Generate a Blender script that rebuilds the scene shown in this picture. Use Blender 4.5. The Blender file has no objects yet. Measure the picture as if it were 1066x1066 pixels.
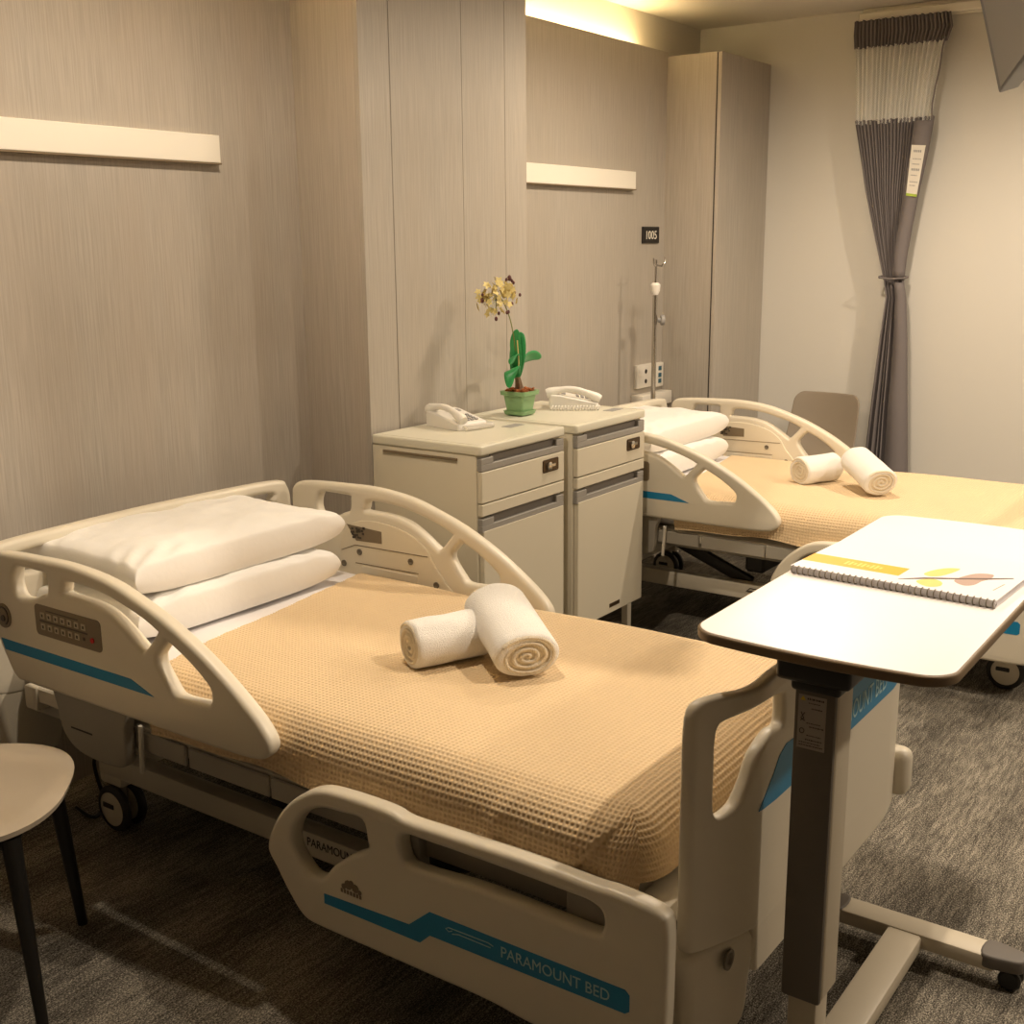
import bpy, bmesh, math, random
import numpy as np
from mathutils import Vector, Matrix, noise

random.seed(7)
SC = bpy.context.scene
COL = SC.collection
PI = math.pi
R = math.radians


def W(x, d, z):
    """world point: x along the head wall, d away from the head wall, z up"""
    return Vector((x, -d, z))


def lin(c):
    """sRGB 0-255 -> linear"""
    r = []
    for v in c:
        v = v / 255.0
        r.append(v / 12.92 if v <= 0.04045 else ((v + 0.055) / 1.055) ** 2.4)
    return (r[0], r[1], r[2], 1.0)


# ------------------------------------------------------------------ materials
def mat(name, c, rough=0.5, metal=0.0, bump=None, var=None, spec=0.5, sheen=0.0, coat=0.0):
    m = bpy.data.materials.new(name)
    m.use_nodes = True
    nt = m.node_tree
    b = nt.nodes['Principled BSDF']
    b.inputs['Base Color'].default_value = lin(c)
    b.inputs['Roughness'].default_value = rough
    b.inputs['Metallic'].default_value = metal
    b.inputs['Specular IOR Level'].default_value = spec
    if sheen:
        b.inputs['Sheen Weight'].default_value = sheen
    if coat:
        b.inputs['Coat Weight'].default_value = coat
    tc = nt.nodes.new('ShaderNodeTexCoord')
    if var:
        scale, amt = var
        n = nt.nodes.new('ShaderNodeTexNoise')
        n.inputs['Scale'].default_value = scale
        n.inputs['Detail'].default_value = 4
        nt.links.new(tc.outputs['Object'], n.inputs['Vector'])
        mx = nt.nodes.new('ShaderNodeMix')
        mx.data_type = 'RGBA'
        lc = lin(c)
        mx.inputs['A'].default_value = tuple(v * (1 - amt) for v in lc[:3]) + (1,)
        mx.inputs['B'].default_value = tuple(min(1, v * (1 + amt)) for v in lc[:3]) + (1,)
        nt.links.new(n.outputs['Fac'], mx.inputs['Factor'])
        nt.links.new(mx.outputs['Result'], b.inputs['Base Color'])
    if bump:
        scale, strength, dist = bump
        n = nt.nodes.new('ShaderNodeTexNoise')
        n.inputs['Scale'].default_value = scale
        n.inputs['Detail'].default_value = 3
        nt.links.new(tc.outputs['Object'], n.inputs['Vector'])
        bp = nt.nodes.new('ShaderNodeBump')
        bp.inputs['Strength'].default_value = strength
        bp.inputs['Distance'].default_value = dist
        nt.links.new(n.outputs['Fac'], bp.inputs['Height'])
        nt.links.new(bp.outputs['Normal'], b.inputs['Normal'])
    return m


def wood(name, ca, cb, cc, sc=(210, 210, 5.0)):
    """pale laminate with a fine vertical grain"""
    m = bpy.data.materials.new(name)
    m.use_nodes = True
    nt = m.node_tree
    L = nt.links.new
    b = nt.nodes['Principled BSDF']
    b.inputs['Roughness'].default_value = 0.5
    b.inputs['Specular IOR Level'].default_value = 0.35
    g = nt.nodes.new('ShaderNodeNewGeometry')
    mp = nt.nodes.new('ShaderNodeMapping')
    mp.inputs['Scale'].default_value = sc
    L(g.outputs['Position'], mp.inputs['Vector'])
    n1 = nt.nodes.new('ShaderNodeTexNoise')
    n1.inputs['Scale'].default_value = 1.0
    n1.inputs['Detail'].default_value = 5
    n1.inputs['Roughness'].default_value = 0.6
    L(mp.outputs['Vector'], n1.inputs['Vector'])
    mp2 = nt.nodes.new('ShaderNodeMapping')
    mp2.inputs['Scale'].default_value = (9, 9, 0.7)
    L(g.outputs['Position'], mp2.inputs['Vector'])
    n2 = nt.nodes.new('ShaderNodeTexNoise')
    n2.inputs['Scale'].default_value = 1.0
    n2.inputs['Detail'].default_value = 3
    L(mp2.outputs['Vector'], n2.inputs['Vector'])
    r1 = nt.nodes.new('ShaderNodeValToRGB')
    r1.color_ramp.elements[0].position = 0.38
    r1.color_ramp.elements[0].color = lin(ca)
    r1.color_ramp.elements[1].position = 0.64
    r1.color_ramp.elements[1].color = lin(cb)
    L(n1.outputs['Fac'], r1.inputs['Fac'])
    mx = nt.nodes.new('ShaderNodeMix')
    mx.data_type = 'RGBA'
    mr = nt.nodes.new('ShaderNodeMapRange')
    mr.inputs['From Min'].default_value = 0.35
    mr.inputs['From Max'].default_value = 0.7
    mr.inputs['To Min'].default_value = 0.0
    mr.inputs['To Max'].default_value = 0.5
    L(n2.outputs['Fac'], mr.inputs['Value'])
    L(mr.outputs['Result'], mx.inputs['Factor'])
    L(r1.outputs['Color'], mx.inputs['A'])
    mx.inputs['B'].default_value = lin(cc)
    L(mx.outputs['Result'], b.inputs['Base Color'])
    bp = nt.nodes.new('ShaderNodeBump')
    bp.inputs['Strength'].default_value = 0.12
    bp.inputs['Distance'].default_value = 0.001
    L(n1.outputs['Fac'], bp.inputs['Height'])
    L(bp.outputs['Normal'], b.inputs['Normal'])
    return m


def carpet_mat():
    m = bpy.data.materials.new('tweed_carpet')
    m.use_nodes = True
    nt = m.node_tree
    L = nt.links.new
    b = nt.nodes['Principled BSDF']
    b.inputs['Roughness'].default_value = 0.95
    b.inputs['Specular IOR Level'].default_value = 0.1
    g = nt.nodes.new('ShaderNodeNewGeometry')

    def nz(sc, detail, rough=0.5):
        mp = nt.nodes.new('ShaderNodeMapping')
        mp.inputs['Scale'].default_value = sc
        L(g.outputs['Position'], mp.inputs['Vector'])
        n = nt.nodes.new('ShaderNodeTexNoise')
        n.inputs['Scale'].default_value = 1.0
        n.inputs['Detail'].default_value = detail
        n.inputs['Roughness'].default_value = rough
        L(mp.outputs['Vector'], n.inputs['Vector'])
        return n
    fine = nz((210, 330, 200), 3, 0.75)
    streak = nz((14, 95, 10), 4, 0.65)
    patch = nz((1.8, 6.0, 3), 3, 0.55)
    a = nt.nodes.new('ShaderNodeMath'); a.operation = 'MULTIPLY_ADD'
    a.inputs[1].default_value = 0.62
    L(fine.outputs['Fac'], a.inputs[0])
    s2 = nt.nodes.new('ShaderNodeMath'); s2.operation = 'MULTIPLY'
    s2.inputs[1].default_value = 0.20
    L(streak.outputs['Fac'], s2.inputs[0])
    L(s2.outputs[0], a.inputs[2])
    p2 = nt.nodes.new('ShaderNodeMath'); p2.operation = 'MULTIPLY_ADD'
    p2.inputs[1].default_value = 0.18
    L(patch.outputs['Fac'], p2.inputs[0])
    L(a.outputs[0], p2.inputs[2])
    r = nt.nodes.new('ShaderNodeValToRGB')
    e = r.color_ramp.elements
    e[0].position = 0.40; e[0].color = lin((36, 34, 31))
    e[1].position = 0.60; e[1].color = lin((186, 178, 162))
    k = e.new(0.5); k.color = lin((100, 95, 87))
    L(p2.outputs[0], r.inputs['Fac'])
    L(r.outputs['Color'], b.inputs['Base Color'])
    bp = nt.nodes.new('ShaderNodeBump')
    bp.inputs['Strength'].default_value = 0.6
    bp.inputs['Distance'].default_value = 0.003
    L(fine.outputs['Fac'], bp.inputs['Height'])
    L(bp.outputs['Normal'], b.inputs['Normal'])
    return m


def net_mat():
    """loose white curtain netting: threads with open holes"""
    m = bpy.data.materials.new('curtain_netting')
    m.use_nodes = True
    nt = m.node_tree
    L = nt.links.new
    b = nt.nodes['Principled BSDF']
    b.inputs['Base Color'].default_value = lin((240, 238, 230))
    b.inputs['Roughness'].default_value = 0.8
    uv = nt.nodes.new('ShaderNodeUVMap')
    sp = nt.nodes.new('ShaderNodeSeparateXYZ')
    L(uv.outputs['UV'], sp.inputs['Vector'])

    def M(op, *a):
        n = nt.nodes.new('ShaderNodeMath'); n.operation = op
        for i, v in enumerate(a):
            if isinstance(v, (int, float)):
                n.inputs[i].default_value = v
            else:
                L(v, n.inputs[i])
        return n.outputs[0]
    k = 1 / 0.011
    u = M('MULTIPLY', M('ADD', sp.outputs['X'], sp.outputs['Y']), k)
    v = M('MULTIPLY', M('SUBTRACT', sp.outputs['X'], sp.outputs['Y']), k)
    fu = M('LESS_THAN', M('FRACT', u), 0.50)
    fv = M('LESS_THAN', M('FRACT', v), 0.50)
    a = M('MAXIMUM', fu, fv)
    L(a, b.inputs['Alpha'])
    return m


def emit(name, c, s):
    m = bpy.data.materials.new(name)
    m.use_nodes = True
    b = m.node_tree.nodes['Principled BSDF']
    b.inputs['Base Color'].default_value = lin(c)
    b.inputs['Emission Color'].default_value = lin(c)
    b.inputs['Emission Strength'].default_value = s
    return m


M = {}
M['wood'] = wood('pale_wood_laminate', (166, 158, 147), (182, 174, 163), (176, 164, 150))
M['wood2'] = wood('greige_wood_laminate', (164, 157, 146), (179, 171, 160), (172, 162, 148))
M['dark_gap'] = mat('shadow_gap_trim', (40, 34, 28), 0.7)
M['wall'] = mat('painted_wall', (212, 208, 199), 0.85, bump=(180, 0.08, 0.001))
M['ceil'] = mat('painted_ceiling', (214, 208, 196), 0.9, bump=(120, 0.05, 0.001))
M['carpet'] = carpet_mat()
M['bed'] = mat('cream_moulded_plastic', (220, 212, 194), 0.38, bump=(600, 0.06, 0.0004))
M['bed_in'] = mat('pale_cream_plastic', (222, 212, 190), 0.4)
M['steel'] = mat('painted_steel_frame', (166, 160, 148), 0.42)
M['dark_steel'] = mat('dark_mechanism', (46, 44, 42), 0.5)
M['seam'] = mat('moulding_seam', (120, 104, 80), 0.6)
M['screw'] = mat('screw_recess', (120, 112, 98), 0.45, 0.3)
M['blue'] = mat('blue_stripe_print', (12, 128, 176), 0.4)
M['letter'] = mat('pale_lettering', (170, 205, 212), 0.5)
M['ink'] = mat('dark_print', (66, 58, 48), 0.6)
M['keypad'] = mat('grey_keypad_film', (126, 112, 90), 0.45)
M['key_btn'] = mat('keypad_button', (186, 176, 150), 0.4)
M['key_dark'] = mat('keypad_dark_strip', (70, 62, 50), 0.45)
M['red'] = mat('red_plastic', (190, 22, 20), 0.4)
M['cot'] = mat('white_cotton', (236, 234, 230), 0.85, bump=(60, 0.15, 0.004), sheen=0.2)
M['sheet'] = mat('white_bed_linen', (232, 228, 228), 0.85, bump=(40, 0.15, 0.004))
M['waffle'] = mat('peach_waffle_cotton', (219, 194, 156), 0.9, var=(5, 0.04), sheen=0.15)
M['towel'] = mat('white_terry', (244, 241, 235), 0.95, bump=(420, 0.9, 0.004), sheen=0.4)
M['towel_in'] = mat('towel_roll_core', (230, 220, 200), 0.95, bump=(300, 0.9, 0.004))
M['cab'] = mat('cream_cabinet_laminate', (208, 200, 180), 0.45)
M['cab_top'] = mat('cabinet_top_plastic', (214, 210, 192), 0.35)
M['grey'] = mat('grey_handle_plastic', (148, 144, 138), 0.4)
M['grey_d'] = mat('grey_handle_recess', (104, 98, 92), 0.5)
M['chrome'] = mat('chrome', (200, 196, 190), 0.18, 1.0)
M['brass'] = mat('dark_lock_plate', (84, 66, 46), 0.3, 0.6)
M['phone'] = mat('white_phone_plastic', (232, 228, 220), 0.35)
M['phone_dk'] = mat('phone_marking', (150, 148, 146), 0.5)
M['pot'] = mat('celadon_pot', (132, 170, 120), 0.35)
M['leaf'] = mat('orchid_leaf', (52, 146, 82), 0.35, var=(20, 0.15))
M['stem'] = mat('flower_stem', (120, 128, 60), 0.5)
M['root'] = mat('plant_root', (132, 108, 84), 0.8, bump=(80, 0.4, 0.004))
M['bark'] = mat('bark_chips', (150, 84, 40), 0.9, var=(60, 0.4))
M['petal'] = mat('cream_petal', (226, 208, 140), 0.6)
M['petal_d'] = mat('purple_brown_bud', (92, 52, 52), 0.6)
M['table'] = mat('white_table_laminate', (240, 236, 234), 0.4)
M['edge'] = mat('brown_table_edging', (118, 98, 72), 0.5)
M['col_dk'] = mat('dark_grey_column_cover', (108, 101, 92), 0.45)
M['col_lt'] = mat('cream_column_side', (206, 196, 176), 0.42)
M['black'] = mat('black_plastic', (22, 20, 18), 0.4)
M['sticker'] = mat('silver_label', (168, 160, 152), 0.5)
M['yellow'] = mat('yellow_print', (214, 186, 60), 0.6)
M['paper'] = mat('glossy_paper', (236, 232, 234), 0.35)
M['orange'] = mat('orange_print', (236, 172, 30), 0.4)
M['orange_l'] = mat('light_orange_print', (246, 208, 110), 0.4)
M['leafprint'] = mat('gold_leaf_print', (226, 204, 120), 0.4)
M['feather'] = mat('brown_feather_print', (176, 150, 138), 0.5)
M['quill'] = mat('dark_quill_print', (104, 84, 78), 0.5)
M['chair'] = mat('taupe_shell_plastic', (136, 124, 108), 0.5)
M['chair_w'] = mat('cream_shell_plastic', (182, 170, 152), 0.45)
M['curt'] = mat('charcoal_curtain_cloth', (118, 111, 110), 0.85, bump=(400, 0.2, 0.001))
M['net'] = net_mat()
M['tag'] = mat('curtain_care_label', (222, 216, 204), 0.6)
M['green'] = mat('lime_print', (168, 190, 70), 0.6)
M['tvs'] = mat('dull_screen', (92, 88, 82), 0.35)
M['white'] = mat('white_metal_strip', (236, 230, 216), 0.45)
M['sock'] = mat('white_socket_plastic', (220, 214, 202), 0.4)
M['sockb'] = mat('teal_switch', (40, 90, 110), 0.4)
M['led'] = emit('warm_led_strip', (255, 226, 168), 45.0)
M['wall_rear'] = mat('taupe_rear_wall', (120, 110, 98), 0.9)  # unseen left and front walls, toned dark to cut the light they bounce
M['bulb'] = emit('downlight_lens', (255, 224, 170), 6.0)


# ------------------------------------------------------------------ builders
def link(o):
    COL.objects.link(o)
    return o


def smooth(me, ang=35):
    n = len(me.polygons)
    if n:
        me.polygons.foreach_set('use_smooth', [True] * n)
        me.set_sharp_from_angle(angle=R(ang))
    me.update()


def obj(name, bm_or_me, m, parent=None, ang=35, kind=None):
    """link one mesh object; geometry is given in world coordinates"""
    if isinstance(bm_or_me, bmesh.types.BMesh):
        me = bpy.data.meshes.new(name)
        bm_or_me.normal_update()
        bm_or_me.to_mesh(me)
        bm_or_me.free()
    else:
        me = bm_or_me
        me.name = name
    o = bpy.data.objects.new(name, me)
    for mm in (m if isinstance(m, (list, tuple)) else [m]):
        me.materials.append(mm)
    smooth(me, ang)
    link(o)
    if parent is not None:
        g = parent
        off = Vector((0, 0, 0))
        while g is not None:
            off += g.location
            g = g.parent
        me.transform(Matrix.Translation(-off))
        o.parent = parent
    else:
        # put the origin at the base centre
        vs = np.empty(len(me.vertices) * 3, dtype=np.float32)
        me.vertices.foreach_get('co', vs)
        vs = vs.reshape(-1, 3)
        mn, mxx = vs.min(0), vs.max(0)
        c = Vector((float((mn[0] + mxx[0]) / 2), float((mn[1] + mxx[1]) / 2), float(mn[2])))
        me.transform(Matrix.Translation(-c))
        o.location = c
    if kind:
        o['kind'] = kind
    return o


def thing(name, label, cat, loc, group=None):
    o = bpy.data.objects.new(name, None)
    o.empty_display_size = 0.1
    link(o)
    o.location = loc
    o['label'] = label
    o['category'] = cat
    if group:
        o['group'] = group
    return o


def tag(o, label, cat, group=None):
    o['label'] = label
    o['category'] = cat
    if group:
        o['group'] = group
    return o


def struct(name, bm, m):
    return obj(name, bm, m, None, kind='structure')


def NB():
    return bmesh.new()


def add_box(bm, x0, x1, d0, d1, z0, z1, bev=0.0, seg=2, mi=0):
    """axis box in (x, d, z)"""
    vs = [bm.verts.new((x, y, z)) for z in (z0, z1) for y in (-d1, -d0) for x in (x0, x1)]
    q = [(0, 2, 3, 1), (4, 5, 7, 6), (0, 1, 5, 4), (2, 6, 7, 3), (0, 4, 6, 2), (1, 3, 7, 5)]
    fs = [bm.faces.new([vs[i] for i in f]) for f in q]
    for f in fs:
        f.material_index = mi
    if bev > 0:
        es = list({e for f in fs for e in f.edges})
        bmesh.ops.bevel(bm, geom=es, offset=bev, segments=seg, profile=0.5, affect='EDGES')
    return bm


def box(x0, x1, d0, d1, z0, z1, bev=0.0, seg=2):
    return add_box(NB(), x0, x1, d0, d1, z0, z1, bev, seg)


def add_obox(bm, c, ax, ay, az, hx, hy, hz, bev=0.0, seg=2):
    """oriented box, c centre, unit axes, half sizes"""
    vs = [bm.verts.new(c + ax * (hx * i) + ay * (hy * j) + az * (hz * k)) for k in (-1, 1) for j in (-1, 1) for i in (-1, 1)]
    q = [(0, 2, 3, 1), (4, 5, 7, 6), (0, 1, 5, 4), (2, 6, 7, 3), (0, 4, 6, 2), (1, 3, 7, 5)]
    fs = [bm.faces.new([vs[i] for i in f]) for f in q]
    bmesh.ops.recalc_face_normals(bm, faces=fs)
    if bev > 0:
        es = list({e for f in fs for e in f.edges})
        bmesh.ops.bevel(bm, geom=es, offset=bev, segments=seg, profile=0.5, affect='EDGES')
    return bm


def frame_of(d):
    d = d.normalized()
    a = Vector((0, 0, 1)) if abs(d.z) < 0.9 else Vector((1, 0, 0))
    u = d.cross(a).normalized()
    v = d.cross(u).normalized()
    return u, v


def add_tube(bm, pts, rad, n=12, cap=True, flat=1.0):
    """tube through world points; rad is a number or a list"""
    k = len(pts)
    rs = rad if isinstance(rad, (list, tuple)) else [rad] * k
    rings = []
    u = v = None
    for i, p in enumerate(pts):
        if i == 0:
            t = pts[1] - pts[0]
        elif i == k - 1:
            t = pts[-1] - pts[-2]
        else:
            t = (pts[i + 1] - pts[i]).normalized() + (pts[i] - pts[i - 1]).normalized()
        t.normalize()
        if u is None:
            u, v = frame_of(t)
        else:
            u = (u - t * u.dot(t)).normalized()
            v = t.cross(u).normalized()
        rings.append([bm.verts.new(p + (u * math.cos(a) + v * math.sin(a) * flat) * rs[i])
                      for a in [2 * PI * j / n for j in range(n)]])
    for i in range(k - 1):
        for j in range(n):
            bm.faces.new((rings[i][j], rings[i][(j + 1) % n], rings[i + 1][(j + 1) % n], rings[i + 1][j]))
    if cap:
        bm.faces.new(rings[0][::-1])
        bm.faces.new(rings[-1])
    return bm


def finish(bm):
    bmesh.ops.recalc_face_normals(bm, faces=bm.faces[:])
    return bm


def add_cyl(bm, a, b, r, r2=None, n=20):
    add_tube(bm, [a, b], [r, r if r2 is None else r2], n)
    return bm


def add_lathe(bm, c, axis, prof, n=28):
    """prof = [(radius, height along axis)], closed when radius hits 0"""
    u, v = frame_of(axis)
    ax = axis.normalized()
    rings = []
    for r_, h in prof:
        if r_ < 1e-6:
            rings.append([bm.verts.new(c + ax * h)])
        else:
            rings.append([bm.verts.new(c + ax * h + (u * math.cos(2 * PI * j / n) + v * math.sin(2 * PI * j / n)) * r_) for j in range(n)])
    for i in range(len(rings) - 1):
        A, B = rings[i], rings[i + 1]
        for j in range(n):
            a0, a1 = A[j % len(A)], A[(j + 1) % len(A)]
            b0, b1 = B[j % len(B)], B[(j + 1) % len(B)]
            if len(A) == 1 and len(B) == 1:
                continue
            if len(A) == 1:
                bm.faces.new((a0, b1, b0))
            elif len(B) == 1:
                bm.faces.new((a0, a1, b0))
            else:
                bm.faces.new((a0, a1, b1, b0))
    return bm


def crom(pts, k=5, closed=True):
    """catmull-rom through 2D points"""
    out = []
    n = len(pts)
    rng = range(n) if closed else range(n - 1)
    for i in rng:
        if closed:
            p = [pts[(i + j - 1) % n] for j in range(4)]
        else:
            p = [pts[max(0, min(n - 1, i + j - 1))] for j in range(4)]
        for s in range(k):
            t = s / k
            out.append(tuple(0.5 * (2 * p[1][c] + (p[2][c] - p[0][c]) * t + (2 * p[0][c] - 5 * p[1][c] + 4 * p[2][c] - p[3][c]) * t * t
                                    + (-p[0][c] + 3 * p[1][c] - 3 * p[2][c] + p[3][c]) * t ** 3) for c in range(len(pts[0]))))
    if not closed:
        out.append(tuple(pts[-1]))
    return out


def chaikin(pts, n=2):
    """corner cutting of a closed outline"""
    for _ in range(n):
        q = []
        m = len(pts)
        for i in range(m):
            a, b = pts[i], pts[(i + 1) % m]
            q.append((a[0] * .75 + b[0] * .25, a[1] * .75 + b[1] * .25))
            q.append((a[0] * .25 + b[0] * .75, a[1] * .25 + b[1] * .75))
        pts = q
    return pts


def roundrect(x0, y0, x1, y1, r, k=6):
    out = []
    for cx, cy, a0 in ((x1 - r, y1 - r, 0), (x0 + r, y1 - r, 90), (x0 + r, y0 + r, 180), (x1 - r, y0 + r, 270)):
        for i in range(k + 1):
            a = R(a0 + 90 * i / k)
            out.append((cx + r * math.cos(a), cy + r * math.sin(a)))
    return out


def plate(outlines, thick, bev, fn, res=3):
    """solid plate from 2D outlines (first outer, rest holes) with rounded edges;
    fn maps (u, v, w) -> world, w in [-thick/2, thick/2]"""
    cu = bpy.data.curves.new('tmp_curve', 'CURVE')
    cu.dimensions = '2D'
    cu.fill_mode = 'BOTH'
    cu.extrude = max(1e-5, thick / 2 - bev)
    cu.bevel_depth = bev
    cu.offset = -bev
    cu.bevel_resolution = res
    for pts in outlines:
        s = cu.splines.new('POLY')
        s.points.add(len(pts) - 1)
        for i, p in enumerate(pts):
            s.points[i].co = (p[0], p[1], 0, 1)
        s.use_cyclic_u = True
    return _curve_mesh(cu, fn)


def _curve_mesh(cu, fn):
    o = bpy.data.objects.new('tmp_obj', cu)
    link(o)
    dg = bpy.context.evaluated_depsgraph_get()
    dg.update()
    me = bpy.data.meshes.new_from_object(o.evaluated_get(dg))
    bpy.data.objects.remove(o)
    bpy.data.curves.remove(cu)
    bm = bmesh.new()
    bm.from_mesh(me)
    bpy.data.meshes.remove(me)
    bmesh.ops.remove_doubles(bm, verts=bm.verts[:], dist=1e-5)
    for v in bm.verts:
        v.co = fn(*v.co)
    bmesh.ops.recalc_face_normals(bm, faces=bm.faces[:])
    for f in bm.faces:
        f.material_index = 0
    return bm


def text(s, u0, u1, v0, v1, fn, depth=0.0006):
    """lettering stretched into the rectangle u0..u1, v0..v1"""
    cu = bpy.data.curves.new('tmp_text', 'FONT')
    cu.body = s
    cu.size = 1
    cu.resolution_u = 3
    cu.extrude = 0
    o = bpy.data.objects.new('tmp_obj', cu)
    link(o)
    dg = bpy.context.evaluated_depsgraph_get()
    dg.update()
    me = bpy.data.meshes.new_from_object(o.evaluated_get(dg))
    bpy.data.objects.remove(o)
    bpy.data.curves.remove(cu)
    bm = bmesh.new()
    bm.from_mesh(me)
    bpy.data.meshes.remove(me)
    bmesh.ops.remove_doubles(bm, verts=bm.verts[:], dist=1e-5)
    xs = [v.co.x for v in bm.verts]
    ys = [v.co.y for v in bm.verts]
    a, b, c, d = min(xs), max(xs), min(ys), max(ys)
    r = bmesh.ops.extrude_face_region(bm, geom=bm.faces[:])
    for e in r['geom']:
        if isinstance(e, bmesh.types.BMVert):
            e.co.z = depth
    for v in bm.verts:
        v.co = fn(u0 + (v.co.x - a) / (b - a) * (u1 - u0), v0 + (v.co.y - c) / (d - c) * (v1 - v0), v.co.z)
    bmesh.ops.recalc_face_normals(bm, faces=bm.faces[:])
    return bm


def join(*bms):
    out = bmesh.new()
    for b in bms:
        me = bpy.data.meshes.new('tmp')
        b.to_mesh(me)
        b.free()
        out.from_mesh(me)
        bpy.data.meshes.remove(me)
    return out


def copy_tree(o, parent=None):
    c = o.copy()
    COL.objects.link(c)
    c.parent = parent
    for ch in [k for k in bpy.data.objects if k.parent == o]:
        copy_tree(ch, c)
    return c


# ------------------------------------------------------------------ the room
XF = 4.752      # far wall
XL = -2.6      # wall behind the left of the camera
ZC = 2.548      # ceiling
DB = 5.0       # wall behind the camera
PB = -0.024      # depth of the light cove behind the panels
ZP = 2.362     # top of the wood panels

struct('floor', box(XL, XF, -PB, DB, -0.1, 0.), M['carpet'])
struct('ceiling', box(XL, XF, -PB, DB, ZC, ZC + 0.1), M['ceil'])
struct('wall_right', box(XF, XF + 0.1, -PB, DB, 0., ZC), M['wall'])
struct('wall_left', box(XL - 0.1, XL, -PB, DB, 0., ZC), M['wall_rear'])
struct('wall_front', box(XL, XF, DB, DB + 0.1, 0., ZC), M['wall_rear'])
struct('wall_back', box(XL, XF, -PB - 0.1, -PB, 0., ZC), M['ceil'])

# wood panelling of the two bed bays (setting)
b = NB()
add_box(b, XL, 0.1395, 0.1098, 0.1384, 0., ZP)
add_box(b, 0.1395, 1.7015, 0.1098, 0.1384, 0., ZP)
struct('trim_1', b, M['wood'])
struct('trim_2', box(2.5916, 4.1878, 0.1098, 0.1384, 0., ZP), M['wood2'])
# column between the bays: core and its thin front panels with narrow joints
b = NB()
add_box(b, 1.7034, 2.5897, -PB, 0.3976, 0., ZC)
struct('trim_3', b, M['dark_gap'])
b = NB()
add_box(b, 1.7015, 1.7029, 0.024, 0.3976, 0., ZC)
add_box(b, 2.5901, 2.5916, 0.024, 0.3976, 0., ZC)
struct('trim_4', b, M['wood'])
b = NB()
xs = [1.7015, 1.8416, 2.2094, 2.4572, 2.5916]
gaps = [0.004, 0.0015, 0.0015]
for i in range(4):
    a0 = xs[i] + (0 if i == 0 else gaps[i - 1])
    a1 = xs[i + 1]
    add_box(b, a0, a1, 0.3976, 0.4148, 0., ZC, 0.0008, 1)
struct('trim_5', b, M['wood2'])
struct('baseboard_far', box(XF - 0.012, XF, 0.4243, DB, 0., 0.08), M['wall'])

# cove strips that wash the wall above the panels
for i, (x0, x1, lab) in enumerate(((2.617, 4.047, 'warm light strip in cove above the far bed panel'),
                                   (-1.2, 1.664, 'warm light strip in cove above the near bed panel'))):
    o = obj('light_strip', box(x0, x1, 0.0574, 0.086, ZP - 0.03, ZP - 0.015), M['led'])
    tag(o, lab, 'light', None)
for i, (x0, x1) in enumerate(((2.5916, 4.188), (-1.4, 1.7015))):
    struct('trim_%d' % (6 + i), box(x0, x1, -PB, 0.1098, ZP - 0.06, ZP - 0.045), M['ceil'])

# ------------------------------------------------------------------ wardrobe
w = thing('wardrobe', 'tall greige wood wardrobe in corner beside the white far wall', 'wardrobe', W(4.4756, 0.2528, 0.))
obj('carcass', box(4.1898, XF - 0.004, 0.1193, 0.3957, 0., ZP - 0.02, 0.002, 1), M['wood2'], w)
obj('door', box(4.184, XF - 0.004, 0.4032, 0.4214, 0.06, ZP - 0.02, 0.0015, 1), M['wood2'], w)
obj('side_panel', box(4.184, 4.1898, 0.1193, 0.3970, 0., ZP - 0.02), M['wood2'], w)
obj('door_gap', box(4.1855, XF - 0.004, 0.3960, 0.4030, 0.0, ZP - 0.022), M['dark_gap'], w)

# ------------------------------------------------------------------ wall strips
for x0, x1, lab in ((0.28, 1.365, 'long white horizontal strip on the wood wall above the near bed'),
                    (2.67, 3.852, 'white horizontal strip on the wood wall above the far bed')):
    t = thing('wall_strip', lab, 'wall strip', W((x0 + x1) / 2, 0.1498, 1.7206), 'white wall strips')
    obj('cover', box(x0, x1, 0.1384, 0.1632, 1.7225, 1.8006, 0.0015, 1), M['white'], t)
    obj('lower_lip', box(x0, x1, 0.1384, 0.167, 1.7177, 1.7225), M['seam'], t)

# ------------------------------------------------------------------ number sign
t = thing('room_sign', 'small dark square sign with white bed number on the panel by wardrobe', 'sign', W(4.0373, 0.1441, 1.4709))
obj('plate', box(3.9563, 4.1183, 0.1384, 0.1479, 1.4776, 1.5548, 0.002, 1), M['black'], t)
obj('number', text('1005', 3.9877, 4.0897, 1.4966, 1.5357, lambda u, v, q: W(u, 0.1481 + q, v)), M['white'], t)

# ------------------------------------------------------------------ sockets
t = thing('wall_socket', 'white socket plate with two black holes left of drip pole', 'socket', W(3.9801, 0.1479, 0.7848))
obj('plate', box(3.9039, 4.0678, 0.1384, 0.1594, 0.7867, 0.901, 0.004, 2), M['sock'], t)
for z in (0.866, 0.818):
    b = NB(); add_cyl(b, W(3.9858, 0.1589, z), W(3.9858, 0.1608, z), 0.011, n=14)
    obj('socket_hole', finish(b), M['black'], t)
t = thing('wall_switch', 'narrow white switch plate with dark teal buttons right of drip pole', 'switch', W(4.1326, 0.1479, 0.7848))
obj('plate', box(4.0944, 4.1726, 0.1384, 0.1575, 0.7771, 0.8972, 0.004, 2), M['sock'], t)
for z in (0.869, 0.835, 0.806):
    obj('button', box(4.1183, 4.1469, 0.1565, 0.1603, z - 0.0105, z + 0.0105, 0.001, 1), M['sockb'], t)
t = obj('service_box', box(3.8753, 4.1802, 0.1384, 0.2051, 0.6942, 0.7581, 0.006, 2), M['sock'])
tag(t, 'low white service box on the wood wall under the sockets', 'wall box')

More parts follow.
